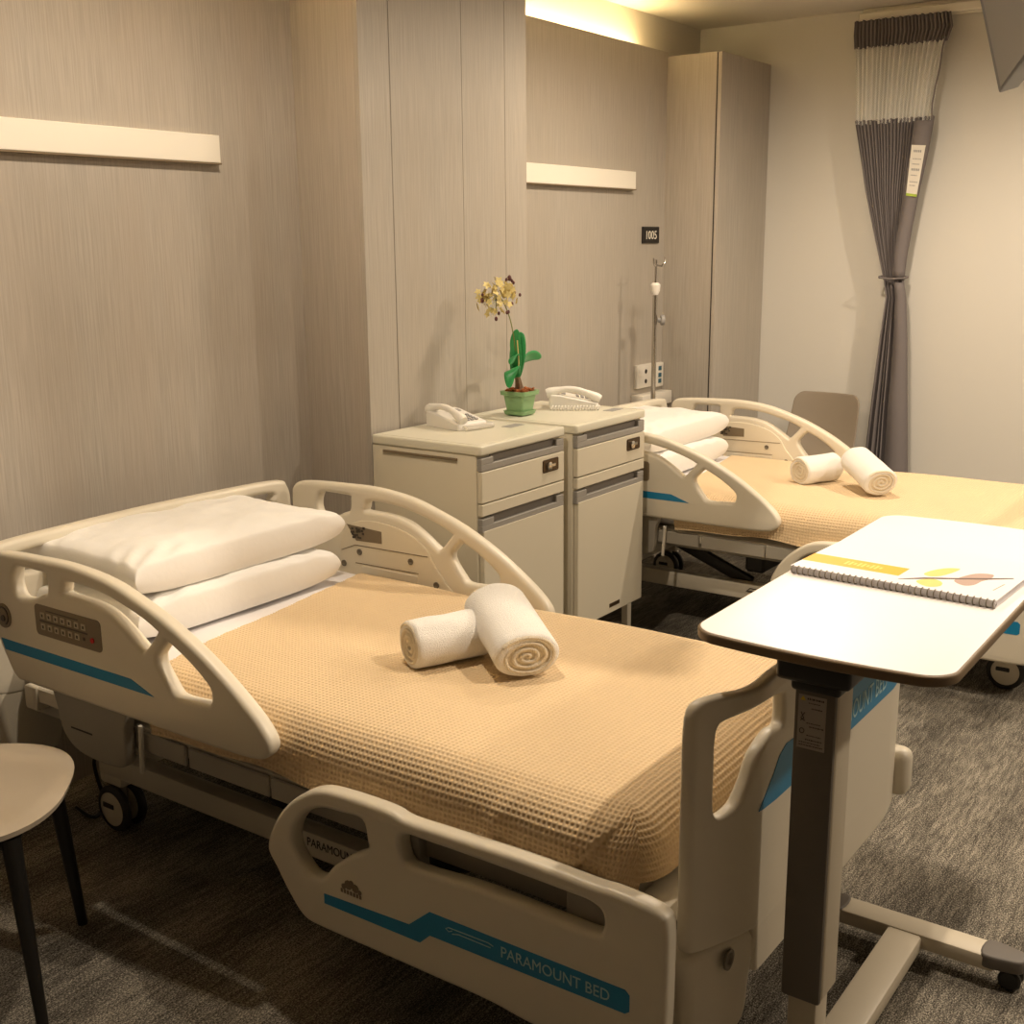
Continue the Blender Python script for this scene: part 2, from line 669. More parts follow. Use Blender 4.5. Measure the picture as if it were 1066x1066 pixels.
# ------------------------------------------------------------------ drip pole
PX, PD = 3.747, 0.329
t = thing('drip_pole', 'thin chrome drip pole with hooks standing behind the far bed head', 'drip stand', W(PX, PD, 0.))
b = NB(); add_cyl(b, W(PX, PD, 0.05), W(PX + 0.005, PD, 1.2898), 0.011, n=14)
obj('lower_tube', finish(b), M['chrome'], t)
b = NB(); add_cyl(b, W(PX + 0.005, PD, 1.2708), W(PX + 0.01, PD, 1.4042), 0.006, n=12)
obj('upper_tube', finish(b), M['chrome'], t)
b = NB(); add_lathe(b, W(PX + 0.005, PD, 1.247), Vector((0, 0, 1)), [(0, 0), (0.013, 0), (0.022, 0.02), (0.024, 0.045), (0.014, 0.055), (0, 0.055)], 18)
obj('collar', finish(b), M['phone'], t)
for s in (-1, 1):
    b = NB()
    add_tube(b, [W(PX + 0.01, PD, 1.3804), W(PX + 0.01 + s * 0.03, PD + 0.01, 1.3756), W(PX + 0.01 + s * 0.052, PD + 0.015, 1.3899), W(PX + 0.01 + s * 0.054, PD + 0.015, 1.4118)], 0.004, 8)
    obj('hook', finish(b), M['chrome'], t)
b = NB(); add_lathe(b, W(PX + 0.012, PD + 0.012, 1.1326), Vector((0.6, -0.8, 0)), [(0, 0), (0.012, 0), (0.012, 0.012), (0.024, 0.014), (0.024, 0.030), (0.014, 0.034), (0, 0.034)], 18)
obj('knob', finish(b), M['phone_dk'], t)
b = NB()
for k in range(4):
    a = PI / 4 + k * PI / 2
    add_tube(b, [W(PX, PD, 0.06), W(PX + 0.14 * math.cos(a), PD + 0.14 * math.sin(a), 0.02)], 0.012, 8)
obj('foot', finish(b), M['chrome'], t)

# ------------------------------------------------------------------ curtain (hangs from a track on the far wall)
t = thing('curtain_track', 'pale curtain track along the top of the far wall', 'curtain track', W(XF - 0.05, 2.235, 2.4811))
obj('rail', box(XF - 0.06, XF - 0.02, 0.877, 3.5692, 2.4859, 2.524, 0.003, 1), M['white'], t)
obj('mounting_plate', box(XF - 0.022, XF, 0.8817, 3.5692, 2.4811, ZC, 0.002, 1), M['white'], t)

CX = XF - 0.085


def pleats(zs, l, r, npl, amp, x0=CX, t0=0.0, t1=1.0, nt=260, phase=0.0, ex=None):
    """hanging cloth: rows at zs, left/right edge d per row, pleat depth per row"""
    bm = bmesh.new()
    uvl = bm.loops.layers.uv.new('UVMap')
    rows = []
    for i, z in enumerate(zs):
        row = []
        for j in range(nt + 1):
            t_ = t0 + (t1 - t0) * j / nt
            d = l[i] + (r[i] - l[i]) * t_
            a = 2 * PI * npl * t_ + phase
            sh = math.sin(a + 0.9 * math.sin(3.1 * t_ * 2 * PI) + 0.25 * math.sin(z * 5))
            x = x0 + amp[i] * sh + 0.3 * amp[i] * math.sin(a * 0.37 + z * 2.1)
            if ex:
                x += ex(t_, z)
            zz = z + 0.003 * math.sin(a * 0.5)
            row.append((bm.verts.new(W(x, d, zz)), (t_ * 0.9, z)))
        rows.append(row)
    for i in range(len(rows) - 1):
        for j in range(nt):
            q = [rows[i][j], rows[i][j + 1], rows[i + 1][j + 1], rows[i + 1][j]]
            f = bm.faces.new([k[0] for k in q])
            for lp, k in zip(f.loops, q):
                lp[uvl].uv = k[1]
    return bm


def interp(tab, z):
    """tab: [(z, value...)] sorted from top to bottom"""
    for a, b in zip(tab, tab[1:]):
        if a[0] >= z >= b[0]:
            f = (a[0] - z) / (a[0] - b[0])
            f2 = f
            return [p + (q - p) * f2 for p, q in zip(a[1:], b[1:])]
    return list(tab[-1][1:]) if z < tab[-1][0] else list(tab[0][1:])


ct = thing('privacy_curtain', 'charcoal pleated curtain with white net top tied back on the far wall', 'curtain', W(CX, 1.12, 0.))


def rowset(z0, z1, n, tab):
    zs = [z0 + (z1 - z0) * i / n for i in range(n + 1)]
    v = [interp(tab, z) for z in zs]
    return zs, [q[0] for q in v], [q[1] for q in v], [q[2] for q in v]


def cloth(name, z0, z1, n, tab, npl, m, **k):
    zs, l, r, a = rowset(z0, z1, n, tab)
    o = obj(name, pleats(zs, l, r, npl, a, **k), m, ct, ang=80)
    md = o.modifiers.new('thickness', 'SOLIDIFY')
    md.thickness = 0.0015
    return o


cloth('header_band', 2.4859, 2.362, 10, [(2.4906, 0.8674, 1.3058, .007), (2.4239, 0.8670, 1.3200, .008), (2.3572, 0.874, 1.2990, .007)], 26, M['curt'])
zs, l, r, a = rowset(2.3667, 2.0189, 14, [(2.3667, 0.8798, 1.2934, .02), (2.2142, 0.8913, 1.2725, .016), (2.0141, 0.9008, 1.2553, .014)])
obj('net', pleats(zs, l, r, 19, [q * .7 for q in a]), M['net'], ct, ang=80)
b = NB()
add_tube(b, [W(CX - 0.02, dd, zz) for zz, dd in ((2.3763, 1.2963), (2.3191, 1.2868), (2.2428, 1.282), (2.1666, 1.2677), (2.0904, 1.2591), (2.0141, 1.261))], 0.004, 8)
obj('selvedge', finish(b), M['curt'], ct)
LT = [(2.0475, 0.8932, 1.2677, 0.013), (1.8807, 0.9294, 1.2486, 0.014), (1.7092, 0.9656, 1.2201, 0.014), (1.5281, 1.0133, 1.1962, 0.014), (1.4042, 1.0485, 1.1819, 0.014), (1.3041, 1.0771, 1.1772, 0.012)]
cloth('gathered_cloth', 2.0379, 1.2946, 30, [(q[0], q[1], q[2], q[3] * .6) for q in LT], 23, M['curt'])
# flat front leaf of the cloth that carries the label
bl = NB()
prev = None
for i in range(25):
    z = 2.019 + (1.309 - 2.019) * i / 24
    l_, r_, a_ = interp(LT, z)
    wd = 0.078 * (1 - 0.45 * i / 24)
    cur = [bl.verts.new(W(CX - 0.032 - 0.006 * math.sin(i * .4), r_ - wd, z)), bl.verts.new(W(CX - 0.036, r_ - wd * .5, z)), bl.verts.new(W(CX - 0.028, r_ + 0.004, z))]
    if prev:
        bl.faces.new((prev[0], prev[1], cur[1], cur[0]))
        bl.faces.new((prev[1], prev[2], cur[2], cur[1]))
    prev = cur
o = obj('front_leaf', bl, M['curt'], ct, ang=80)
o.modifiers.new('thickness', 'SOLIDIFY').thickness = 0.002
BT = [(1.2994, 1.0771, 1.1724, 0.012), (1.2136, 1.0962, 1.1915, 0.016), (1.023, 1.0771, 1.2105, 0.02), (0.6418, 1.0485, 1.2343, 0.02), (0.1844, 1.0199, 1.2629, 0.02)]
cloth('hanging_cloth', 1.3041, 0.1844, 26, BT, 9, M['curt'])
bl = NB()
prev = None
for i in range(31):
    z = 1.285 + (0.19 - 1.285) * i / 30
    l_, r_, a_ = interp(BT, z)
    wd = 0.035 + 0.085 * i / 30
    cur = [bl.verts.new(W(CX - 0.030 - 0.004 * math.sin(i * .5), r_ - wd, z)), bl.verts.new(W(CX - 0.038, r_ - wd * .5, z)), bl.verts.new(W(CX - 0.028, r_ + 0.004, z))]
    if prev:
        bl.faces.new((prev[0], prev[1], cur[1], cur[0]))
        bl.faces.new((prev[1], prev[2], cur[2], cur[1]))
    prev = cur
o = obj('hanging_leaf', bl, M['curt'], ct, ang=80)
o.modifiers.new('thickness', 'SOLIDIFY').thickness = 0.002
b = NB()
add_tube(b, [W(CX - 0.034, 1.0676, 1.3089), W(CX - 0.045, 1.12, 1.3013), W(CX - 0.036, 1.1848, 1.3051), W(CX + 0.02, 1.1867, 1.3089), W(CX + 0.03, 1.12, 1.3108), W(CX + 0.02, 1.0676, 1.3108), W(CX - 0.034, 1.0676, 1.3089)], 0.007, 8, flat=0.7)
obj('tie_band', finish(b), M['curt'], ct)
# label, following the slanted leaf edge
LX = CX - 0.0395
la, lb, lc, ld = (1.1838, 1.9131), (1.2486, 1.9074), (1.222, 1.6787), (1.1724, 1.6863)
b = NB()
f = [W(LX, *p) for p in (la, lb, lc, ld)]
vs = [b.verts.new(p) for p in f] + [b.verts.new(p + Vector((-0.001, 0, 0))) for p in f]
for q in ((4, 5, 6, 7), (3, 2, 1, 0), (0, 1, 5, 4), (1, 2, 6, 5), (2, 3, 7, 6), (3, 0, 4, 7)):
    b.faces.new([vs[i] for i in q])
lbl = obj('care_label', finish(b), M['tag'], ct)


def on_label(u, v, q):
    p = f_label[0].lerp(f_label[1], u).lerp(f_label[3].lerp(f_label[2], u), 1 - v)
    return p + Vector((-0.0012 - q, 0, 0))


f_label = f
b = NB()
random.seed(3)
for row, (v0, wd) in enumerate(((.86, .5), (.72, .55), (.62, .55), (.50, .6), (.40, .5), (.27, .6), (.2, .45))):
    u = .2
    while u < .2 + wd:
        du = random.uniform(.05, .12)
        q = [on_label(u, v0, 0), on_label(u + du, v0, 0), on_label(u + du, v0 + (.045 if row in (0, 3) else .02), 0), on_label(u, v0 + (.045 if row in (0, 3) else .02), 0)]
        b.faces.new([b.verts.new(p) for p in q])
        u += du + .035
obj('label_print', b, M['phone_dk'], lbl)
b = NB()
b.faces.new([b.verts.new(on_label(*p, 0)) for p in ((0, 0.0), (1, 0.0), (1, .05), (0, .05))])
obj('label_stripe', b, M['green'], lbl)

# ------------------------------------------------------------------ television hung from the ceiling
e1 = Vector((-0.08196, 0.25572, 0.96327))
e2 = Vector((-0.95228, -0.30522, 0.0))
tvc = W(2.0, 2.193, 1.826)
tv = thing('television', 'grey flat television hung from the ceiling at the top right', 'television', tvc + e1 * .22 + e2 * .3)
wd_, ht_ = 0.90, 0.54
nrm = e1.cross(e2).normalized()
if nrm.dot(Vector((-1.088, -2.945, 1.49)) - tvc) < 0:
    nrm = -nrm
cc = tvc + e1 * ht_ / 2 + e2 * wd_ / 2
obj('casing', finish(add_obox(NB(), cc - nrm * 0.0225, e2, e1, nrm, wd_ / 2, ht_ / 2, 0.0225, 0.004)), M['black'], tv)
obj('screen', finish(add_obox(NB(), cc + nrm * 0.0005 + e2 * 0.030, e2, e1, nrm, wd_ / 2 - 0.045, ht_ / 2 - 0.007, 0.001)), M['tvs'], tv)
mp_ = cc - nrm * 0.05
b = NB()
add_obox(b, mp_, e2, e1, nrm, 0.10, 0.10, 0.012, 0.002)
add_tube(b, [mp_, mp_ - nrm * 0.06 + Vector((0, 0, 0.05)), Vector((mp_.x, mp_.y, 0)) - Vector((nrm.x, nrm.y, 0)) * 0.06 + Vector((0, 0, ZC))], 0.02, 12)
obj('ceiling_bracket', finish(b), M['dark_steel'], tv)

# ------------------------------------------------------------------ hospital beds
BED = W(0.901, 1.30, 0)
bed = thing('hospital_bed', 'cream hospital bed with blue stripes nearest the camera', 'hospital bed', BED, 'cream hospital beds')
XN, XC = 0.382, 0.901


def near(w0=0.0):
    """u=d, v=z plate on the near side of the bed, outer face at XN; w grows outwards"""
    return lambda u, v, w: W(XN + 0.019 - w, u, v)


def far():
    return lambda u, v, w: W(2 * XC - (XN + 0.019 - w), u, v)


HR_out = [(0.372, 0.640), (0.366, 0.735), (0.380, 0.776), (0.430, 0.790), (0.568, 0.797), (0.700, 0.799), (0.828, 0.786), (0.925, 0.760), (1.027, 0.724), (1.133, 0.672),
          (1.215, 0.620), (1.283, 0.568), (1.312, 0.528), (1.299, 0.498), (1.255, 0.483), (1.10, 0.479), (0.80, 0.479), (0.50, 0.478), (0.445, 0.485),
          (0.410, 0.53), (0.385, 0.58)]
HR_A1 = [(0.490, 0.763), (0.517, 0.766), (0.567, 0.766), (0.606, 0.765), (0.609, 0.757), (0.605, 0.722), (0.577, 0.710), (0.545, 0.696), (0.495, 0.690), (0.476, 0.709), (0.475, 0.737)]
HR_A2 = [(0.680, 0.757), (0.745, 0.759), (0.812, 0.753), (0.868, 0.741), (0.936, 0.722), (0.982, 0.703), (0.984, 0.694), (0.945, 0.652), (0.930, 0.654), (0.885, 0.684), (0.836, 0.710), (0.790, 0.722), (0.740, 0.727), (0.672, 0.728), (0.668, 0.735)]
HR_B = [(0.990, 0.652), (1.016, 0.678), (1.028, 0.680), (1.084, 0.652), (1.126, 0.624), (1.146, 0.603), (1.140, 0.574), (1.104, 0.570), (1.040, 0.568), (1.018, 0.584), (0.988, 0.622), (0.984, 0.640)]


def headrail(fn, rail_name, p):
    o = obj(rail_name, plate([crom(HR_out, 5), crom(HR_A1, 4), crom(HR_A2, 4), crom(HR_B, 4)], 0.038, 0.0125, fn, 4), M['bed'], p, 50)
    return o


hr = headrail(near(), 'head_side_rail', bed)
st = [(0.404, 0.577), (0.892, 0.577), (0.967, 0.552), (0.417, 0.5505)]
obj('blue_stripe', plate([st], 0.001, 0.0, lambda u, v, w: W(XN - 0.0004 - w, u, v)), M['blue'], hr)
kp = obj('control_panel', plate([roundrect(0.556, 0.616, 0.800, 0.690, 0.012)], 0.002, 0.0005, lambda u, v, w: W(XN - 0.0005 - w, u, v)), M['keypad'], hr)
# two rows of buttons
b = NB()
for rr, zc_ in enumerate((0.6655, 0.6385)):
    for k in range(7):
        dc = 0.586 + k * 0.0255
        if rr == 1 and k == 6:
            continue
        add_box(b, XN - 0.0030, XN - 0.0012, dc - 0.008, dc + 0.008, zc_ - 0.0075, zc_ + 0.0075, 0.0008, 1)
o = obj('button_rows', b, M['key_btn'], hr)
b = NB()
add_box(b, XN - 0.0022, XN - 0.0012, 0.574, 0.752, 0.650, 0.6535)
add_box(b, XN - 0.0022, XN - 0.0012, 0.600, 0.720, 0.6775, 0.6795)
for k in range(7):
    for zc_ in (0.6655, 0.6385):
        dc = 0.586 + k * 0.0255
        add_box(b, XN - 0.0034, XN - 0.0028, dc - 0.003, dc + 0.003, zc_ - 0.004, zc_ + 0.003)
obj('button_symbols', b, M['key_dark'], hr)
b = NB(); add_cyl(b, W(XN - 0.001, 0.769, 0.640), W(XN - 0.004, 0.769, 0.640), 0.0062, n=14)
obj('indicator_light', finish(b), M['red'], hr)
# angle gauge near the head end
b = NB(); add_cyl(b, W(XN - 0.0001, 0.425, 0.636), W(XN - 0.0025, 0.425, 0.636), 0.030, n=28)
g_ = obj('angle_gauge', finish(b), M['keypad'], hr)
b = NB()
add_tube(b, [W(XN - 0.003, 0.425 + 0.021 * math.cos(a), 0.636 + 0.021 * math.sin(a)) for a in [R(k) for k in range(-60, 200, 20)]], 0.002, 6)
add_cyl(b, W(XN - 0.002, 0.425, 0.630), W(XN - 0.005, 0.425, 0.630), 0.008, n=14)
obj('gauge_dial', finish(b), M['key_dark'], hr)

# far rail, seen from its inner side
hf = headrail(far(), 'head_side_rail', bed)
XI = 2 * XC - XN - 0.038   # inner face of the far rail
inr = crom([(0.575, 0.500), (0.566, 0.560), (0.572, 0.620), (0.590, 0.662), (0.630, 0.690), (0.690, 0.702), (0.770, 0.698), (0.845, 0.680), (0.900, 0.645), (0.930, 0.600), (0.965, 0.560), (0.990, 0.50)], 4)
ip = obj('inner_panel', plate([inr], 0.006, 0.002, lambda u, v, w: W(XI - 0.002 + w, u, v)), M['bed_in'], hf)
for d_, z_ in ((0.647, 0.603), (0.843, 0.603), (0.583, 0.560), (0.935, 0.548)):
    b = NB(); add_lathe(b, W(XI - 0.0045, d_, z_), Vector((-1, 0, 0)), [(0, 0), (0.0095, 0), (0.0095, 0.003), (0.006, 0.003), (0.004, 0.001), (0, 0.001)], 16)
    obj('screw', finish(b), M['screw'], ip)
obj('warning_label', plate([[(0.600, 0.682), (0.735, 0.676), (0.735, 0.640), (0.636, 0.636)]], 0.001, 0.0, lambda u, v, w: W(XI - 0.0055 + w, u, v)), M['keypad'], ip)
b = NB()
random.seed(11)
for k in range(22):
    u = random.uniform(.618, .668); v = random.uniform(.645, .678)
    add_box(b, XI - 0.0072, XI - 0.0062, u - .004, u + .004, v - .003, v + .003)
obj('label_symbols', b, M['ink'], ip)
b = NB()
for (u0, v0, u1, v1) in ((.63, .622, .905, .626), (.63, .622, .575, .600), (.63, .568, .87, .5715)):
    add_tube(b, [W(XI - 0.0052, u0, v0), W(XI - 0.0052, u1, v1)], 0.0013, 6)
obj('seam', finish(b), M['seam'], ip)
obj('hand_recess', box(XI - 0.007, XI - 0.003, 0.655, 0.868, 0.540, 0.5645, 0.002, 1), M['bed'], ip)

# foot side rails
FR_out = [(1.288, 0.300), (1.306, 0.352), (1.340, 0.400), (1.385, 0.440), (1.435, 0.467), (1.490, 0.476), (1.58, 0.478), (1.625, 0.476), (1.660, 0.469), (1.75, 0.471), (1.92, 0.475), (2.053, 0.472), (2.09, 0.474), (2.15, 0.470), (2.180, 0.462), (2.193, 0.44),
          (2.194, 0.35), (2.192, 0.25), (2.186, 0.19), (2.170, 0.170), (2.10, 0.162), (1.929, 0.162), (1.842, 0.170), (1.70, 0.170), (1.576, 0.170), (1.440, 0.170), (1.385, 0.176), (1.345, 0.215), (1.312, 0.262)]
FR1 = [(1.371, 0.372), (1.400, 0.408), (1.443, 0.430), (1.500, 0.436), (1.550, 0.437), (1.560, 0.405), (1.560, 0.378), (1.515, 0.352), (1.470, 0.316), (1.442, 0.284), (1.409, 0.277), (1.377, 0.304), (1.362, 0.336)]
FR2 = [(1.650, 0.436), (1.72, 0.441), (1.85, 0.442), (2.012, 0.441), (2.055, 0.438), (2.073, 0.425), (2.073, 0.398), (2.054, 0.385), (1.93, 0.387), (1.829, 0.388), (1.74, 0.382), (1.671, 0.378), (1.650, 0.392)]


def footrail(fn, sgn):
    return obj('foot_side_rail', plate([crom(FR_out, 4), crom(FR1, 4), crom(FR2, 4)], 0.038, 0.0115, fn, 4), M['bed'], bed, 50)


def outer(side, eps=0.0004):
    if side < 0:
        return lambda u, v, w: W(XN - eps - w, u, v)
    return lambda u, v, w: W(2 * XC - XN + eps + w, u, v)


for side, fn in ((-1, near()), (1, far())):
    fr = footrail(fn, side)
    if side < 0:
        o_ = outer(-1)
        obj('blue_stripe', plate([[(1.446, 0.252), (1.662, 0.262), (1.712, 0.305), (2.120, 0.3075), (2.128, 0.300), (2.128, 0.270), (2.120, 0.264), (1.712, 0.257), (1.688, 0.234), (1.446, 0.231)]], 0.001, 0.0, o_), M['blue'], fr)
        obj('maker_lettering', text('PARAMOUNT BED', 1.873, 2.091, 0.2745, 0.2955, lambda u, v, q: W(XN - 0.0012 - q, u, v)), M['letter'], fr)
        b = NB()
        xa = XN - 0.0016
        add_tube(b, [W(xa, 1.856, 0.289), W(xa, 1.845, 0.292), W(xa, 1.757, 0.290), W(xa, 1.750, 0.286), W(xa, 1.757, 0.282), W(xa, 1.765, 0.286)], 0.0009, 6)
        add_tube(b, [W(xa, 1.765, 0.280), W(xa, 1.780, 0.284), W(xa, 1.85, 0.284)], 0.0009, 6)
        obj('logo_line', finish(b), M['letter'], fr)
        b = NB()
        xa = XN - 0.0010
        for k in range(7):   # small tree-like emblem over a line of marks
            add_box(b, xa, xa + 0.0006, 1.492 + k * .008, 1.497 + k * .008, 0.272, 0.280)
        for (u, v, r_) in ((1.512, .292, .010), (1.530, .290, .009), (1.520, .298, .006), (1.500, .286, .006), (1.541, .285, .005)):
            add_cyl(b, W(xa + .0006, u, v), W(xa, u, v), r_, n=9)
        obj('emblem', finish(b), M['keypad'], fr)

# head board: board with a long grip opening
hb_out = crom([(0.395, 0.50), (0.392, 0.70), (0.405, 0.765), (0.445, 0.785), (0.65, 0.792), (0.901, 0.795), (1.152, 0.792), (1.357, 0.785), (1.397, 0.765), (1.41, 0.70), (1.407, 0.50), (1.38, 0.40), (0.901, 0.39), (0.42, 0.40)], 5)
hb_in = crom([(0.48, 0.752), (0.68, 0.758), (0.901, 0.760), (1.122, 0.758), (1.322, 0.752), (1.332, 0.73), (1.30, 0.70), (0.901, 0.695), (0.50, 0.70), (0.47, 0.73)], 5)
obj('headboard', plate([hb_out, hb_in], 0.040, 0.012, lambda u, v, w: W(u, 0.322 + w, v), 3), M['bed'], bed, 50)


# foot board, bowed in plan: near wing swept back, centre flat
def fb_plan(u):
    if u < 0.60:
        return 2.250 - 0.050 * ((0.60 - u) / 0.15) ** 1.3
    if u > 1.28:
        return 2.250 - 0.014 * ((u - 1.28) / 0.10) ** 1.3
    return 2.250


fb_out = [(0.446, 0.40), (0.446, 0.56), (0.446, 0.74), (0.449, 0.778), (0.461, 0.793), (0.48, 0.797), (0.521, 0.795), (0.557, 0.790), (0.60, 0.793), (0.635, 0.796), (0.70, 0.796), (0.901, 0.796),
          (1.10, 0.796), (1.17, 0.796), (1.245, 0.790), (1.30, 0.795), (1.345, 0.797), (1.372, 0.793), (1.384, 0.778), (1.387, 0.74), (1.387, 0.56), (1.387, 0.40), (1.385, 0.27), (1.375, 0.256),
          (1.20, 0.254), (0.901, 0.256), (0.70, 0.258), (0.612, 0.260), (0.602, 0.268), (0.600, 0.340), (0.592, 0.352), (0.52, 0.356), (0.456, 0.360), (0.447, 0.368)]
fh = [(0.491, 0.605), (0.490, 0.665), (0.490, 0.719), (0.495, 0.745), (0.510, 0.752), (0.558, 0.755), (0.606, 0.758), (0.664, 0.752), (0.680, 0.742), (0.682, 0.702), (0.672, 0.692), (0.640, 0.695), (0.600, 0.685), (0.579, 0.668), (0.564, 0.635), (0.550, 0.612), (0.535, 0.596), (0.505, 0.588)]
fh2 = [(1.822 - u, v) for u, v in fh]


def dens(pts, step=0.012):
    o = []
    for i in range(len(pts)):
        a, b_ = pts[i], pts[(i + 1) % len(pts)]
        n = max(1, int(math.hypot(a[0] - b_[0], a[1] - b_[1]) / step))
        for k in range(n):
            o.append((a[0] + (b_[0] - a[0]) * k / n, a[1] + (b_[1] - a[1]) * k / n))
    return o


def board(outs, thick, bev, fn, res=3):
    """like plate but cut into vertical slices so that it can follow a bowed plan"""
    bm = plate(outs, thick, bev, lambda u, v, w: Vector((u, v, w)), res)
    u = 0.44
    while u < 1.39:
        if u < 0.61 or u > 1.27:
            geom = bm.verts[:] + bm.edges[:] + bm.faces[:]
            bmesh.ops.bisect_plane(bm, geom=geom, plane_co=(u, 0, 0), plane_no=(1, 0, 0), dist=1e-6)
        u += 0.015
    for v in bm.verts:
        v.co = fn(*v.co)
    return finish(bm)


fb = obj('footboard', board([chaikin(dens(fb_out, 0.03), 1), crom(fh, 4), crom(fh2, 4)], 0.026, 0.009, lambda u, v, w: W(u, fb_plan(u) - 0.013 + w, v)), M['bed'], bed, 50)
sl = [(0.589, 0.571), (0.604, 0.588), (0.641, 0.618), (0.665, 0.643), (0.692, 0.654), (0.74, 0.652), (1.06, 0.650), (1.368, 0.650), (1.368, 0.60), (1.352, 0.560), (1.033, 0.5605), (0.66, 0.5655)]
obj('blue_stripe', board([sl], 0.001, 0.0, lambda u, v, w: W(u, fb_plan(u) + 0.0006 + w, v)), M['blue'], fb)
obj('maker_lettering', text('PARAMOUNT BED', 0.893, 1.231, 0.580, 0.620, lambda u, v, q: W(u, fb_plan(u) + 0.0013 + q, v)), M['letter'], fb)

# deck and its side strips
dk = obj('mattress_deck', box(0.450, 1.352, 0.36, 2.155, 0.385, 0.425, 0.008, 2), M['bed'], bed)
for x0, x1 in ((0.440, 0.449), (1.353, 1.362)):
    for (a0, a1) in ((0.40, 0.98), (0.99, 1.24), (1.245, 1.62), (1.64, 2.14)):
        obj('deck_side_plate', box(x0, x1, a0, a1, 0.372, 0.420, 0.003, 1), M['steel'], dk)
obj('foot_end_tray', box(0.445, 1.357, 2.10, 2.160, 0.418, 0.434, 0.005, 2), M['bed'], bed)

# side-rail mounts
for s in (-1, 1):
    def SX(x):
        return x if s < 0 else 2 * XC - x
    b = plate([crom([(0.570, 0.50), (0.567, 0.42), (0.585, 0.365), (0.635, 0.333), (0.72, 0.325), (0.795, 0.333), (0.812, 0.36), (0.815, 0.43), (0.815, 0.50)], 4)], 0.03, 0.006,
              lambda u, v, w: W(SX(0.422 + w), u, v))
    mo = obj('rail_mount', b, M['steel'], bed)
    obj('latch_block', join(box(*(sorted((SX(0.408), SX(0.450)))), 0.430, 0.480, 0.395, 0.455, 0.006, 2), box(*(sorted((SX(0.415), SX(0.450)))), 0.475, 0.575, 0.415, 0.455, 0.004, 1)), M['bed'], mo)
    if s < 0:
        b = NB()
        add_box(b, 0.4060, 0.4072, 0.615, 0.695, 0.388, 0.392)
        obj('mount_slot', b, M['dark_steel'], mo)
        b = NB(); add_cyl(b, W(0.43, 0.845, 0.44), W(0.43, 0.838, 0.325), 0.006, n=10)
        obj('release_rod', finish(b), M['white'], mo)
    for m0, m1 in ((1.55, 1.66), (1.98, 2.08)):
        obj('rail_mount', box(*(sorted((SX(0.42), SX(0.452)))), m0, m1, 0.20, 0.46, 0.006, 2), M['steel'], bed)

# under carriage
uc = obj('base_frame', join(box(0.585, 0.635, 0.44, 2.12, 0.158, 0.218, 0.006, 2), box(1.167, 1.217, 0.44, 2.12, 0.158, 0.218, 0.006, 2),
                            box(0.60, 1.20, 0.46, 0.52, 0.16, 0.215, 0.004, 1), box(0.60, 1.20, 2.04, 2.10, 0.16, 0.215, 0.004, 1)), M['bed'], bed)
obj('frame_lettering', text('PARAMOUNT', 1.195, 1.345, 0.186, 0.206, lambda u, v, q: W(0.5845 - q, u, v)), M['ink'], uc)
b = NB()
add_tube(b, [W(0.584, 1.115, 0.190), W(0.584, 1.13, 0.204), W(0.584, 1.165, 0.203)], 0.002, 6)
add_tube(b, [W(0.584, 1.12, 0.191), W(0.584, 1.175, 0.194)], 0.003, 6)
obj('frame_logo', finish(b), M['ink'], uc)
b = NB()
for x in (0.66, 1.14):
    add_obox(b, W(x, 0.88, 0.29), Vector((0, -0.93, -0.36)), Vector((1, 0, 0)), Vector((0, -0.36, 0.93)), 0.24, 0.014, 0.022, 0.003)
    add_obox(b, W(x, 1.72, 0.29), Vector((0, -0.93, 0.36)), Vector((1, 0, 0)), Vector((0, 0.36, 0.93)), 0.24, 0.014, 0.022, 0.003)
add_box(b, 0.64, 1.16, 1.08, 1.16, 0.25, 0.33, 0.01, 1)
add_box(b, 0.64, 1.16, 1.86, 1.93, 0.31, 0.38, 0.01, 1)
add_tube(b, [W(0.90, 1.12, 0.29), W(0.90, 1.80, 0.34)], 0.03, 14)
obj('lift_mechanism', finish(b), M['dark_steel'], bed)
b = NB()
for x in (0.56, 1.24):
    add_box(b, x - 0.018, x + 0.018, 0.42, 2.14, 0.335, 0.385, 0.004, 1)
obj('upper_frame', b, M['steel'], bed)


def castor(x, d, s):
    c = obj('castor', join(box(x - 0.024 + s * .005, x + 0.030 + s * .005, d - 0.045, d + 0.045, 0.128, 0.165, 0.01, 2)), M['bed'], bed)
    for off in (-0.022, 0.026):
        b = NB()
        add_lathe(b, W(x + off - 0.010, d, 0.062), Vector((1, 0, 0)), [(0.046, 0.0), (0.056, 0.001), (0.062, 0.006), (0.062, 0.016), (0.056, 0.021), (0.046, 0.022)], 30)
        wh = obj('tyre', finish(b), M['dark_steel'], c)
        b = NB()
        add_lathe(b, W(x + off - 0.0115, d, 0.062), Vector((1, 0, 0)), [(0, 0.0), (0.030, 0.0), (0.049, 0.004), (0.050, 0.012), (0.049, 0.021), (0.030, 0.025), (0, 0.025)], 30)
        hb = obj('wheel_disc', finish(b), M['bed'], c)
    b = NB()
    add_box(b, x - 0.0365, x - 0.0330, d - 0.030, d + 0.014, 0.064, 0.078, 0.002, 1)
    obj('brake_tab', b, M['dark_steel'], c)
    b = NB()
    add_cyl(b, W(x + 0.002, d, 0.062), W(x + 0.002, d, 0.14), 0.016, n=12)
    add_tube(b, [W(x - .03, d, 0.062), W(x + .035, d, 0.062)], 0.007, 8)
    obj('stem', finish(b), M['steel'], c)


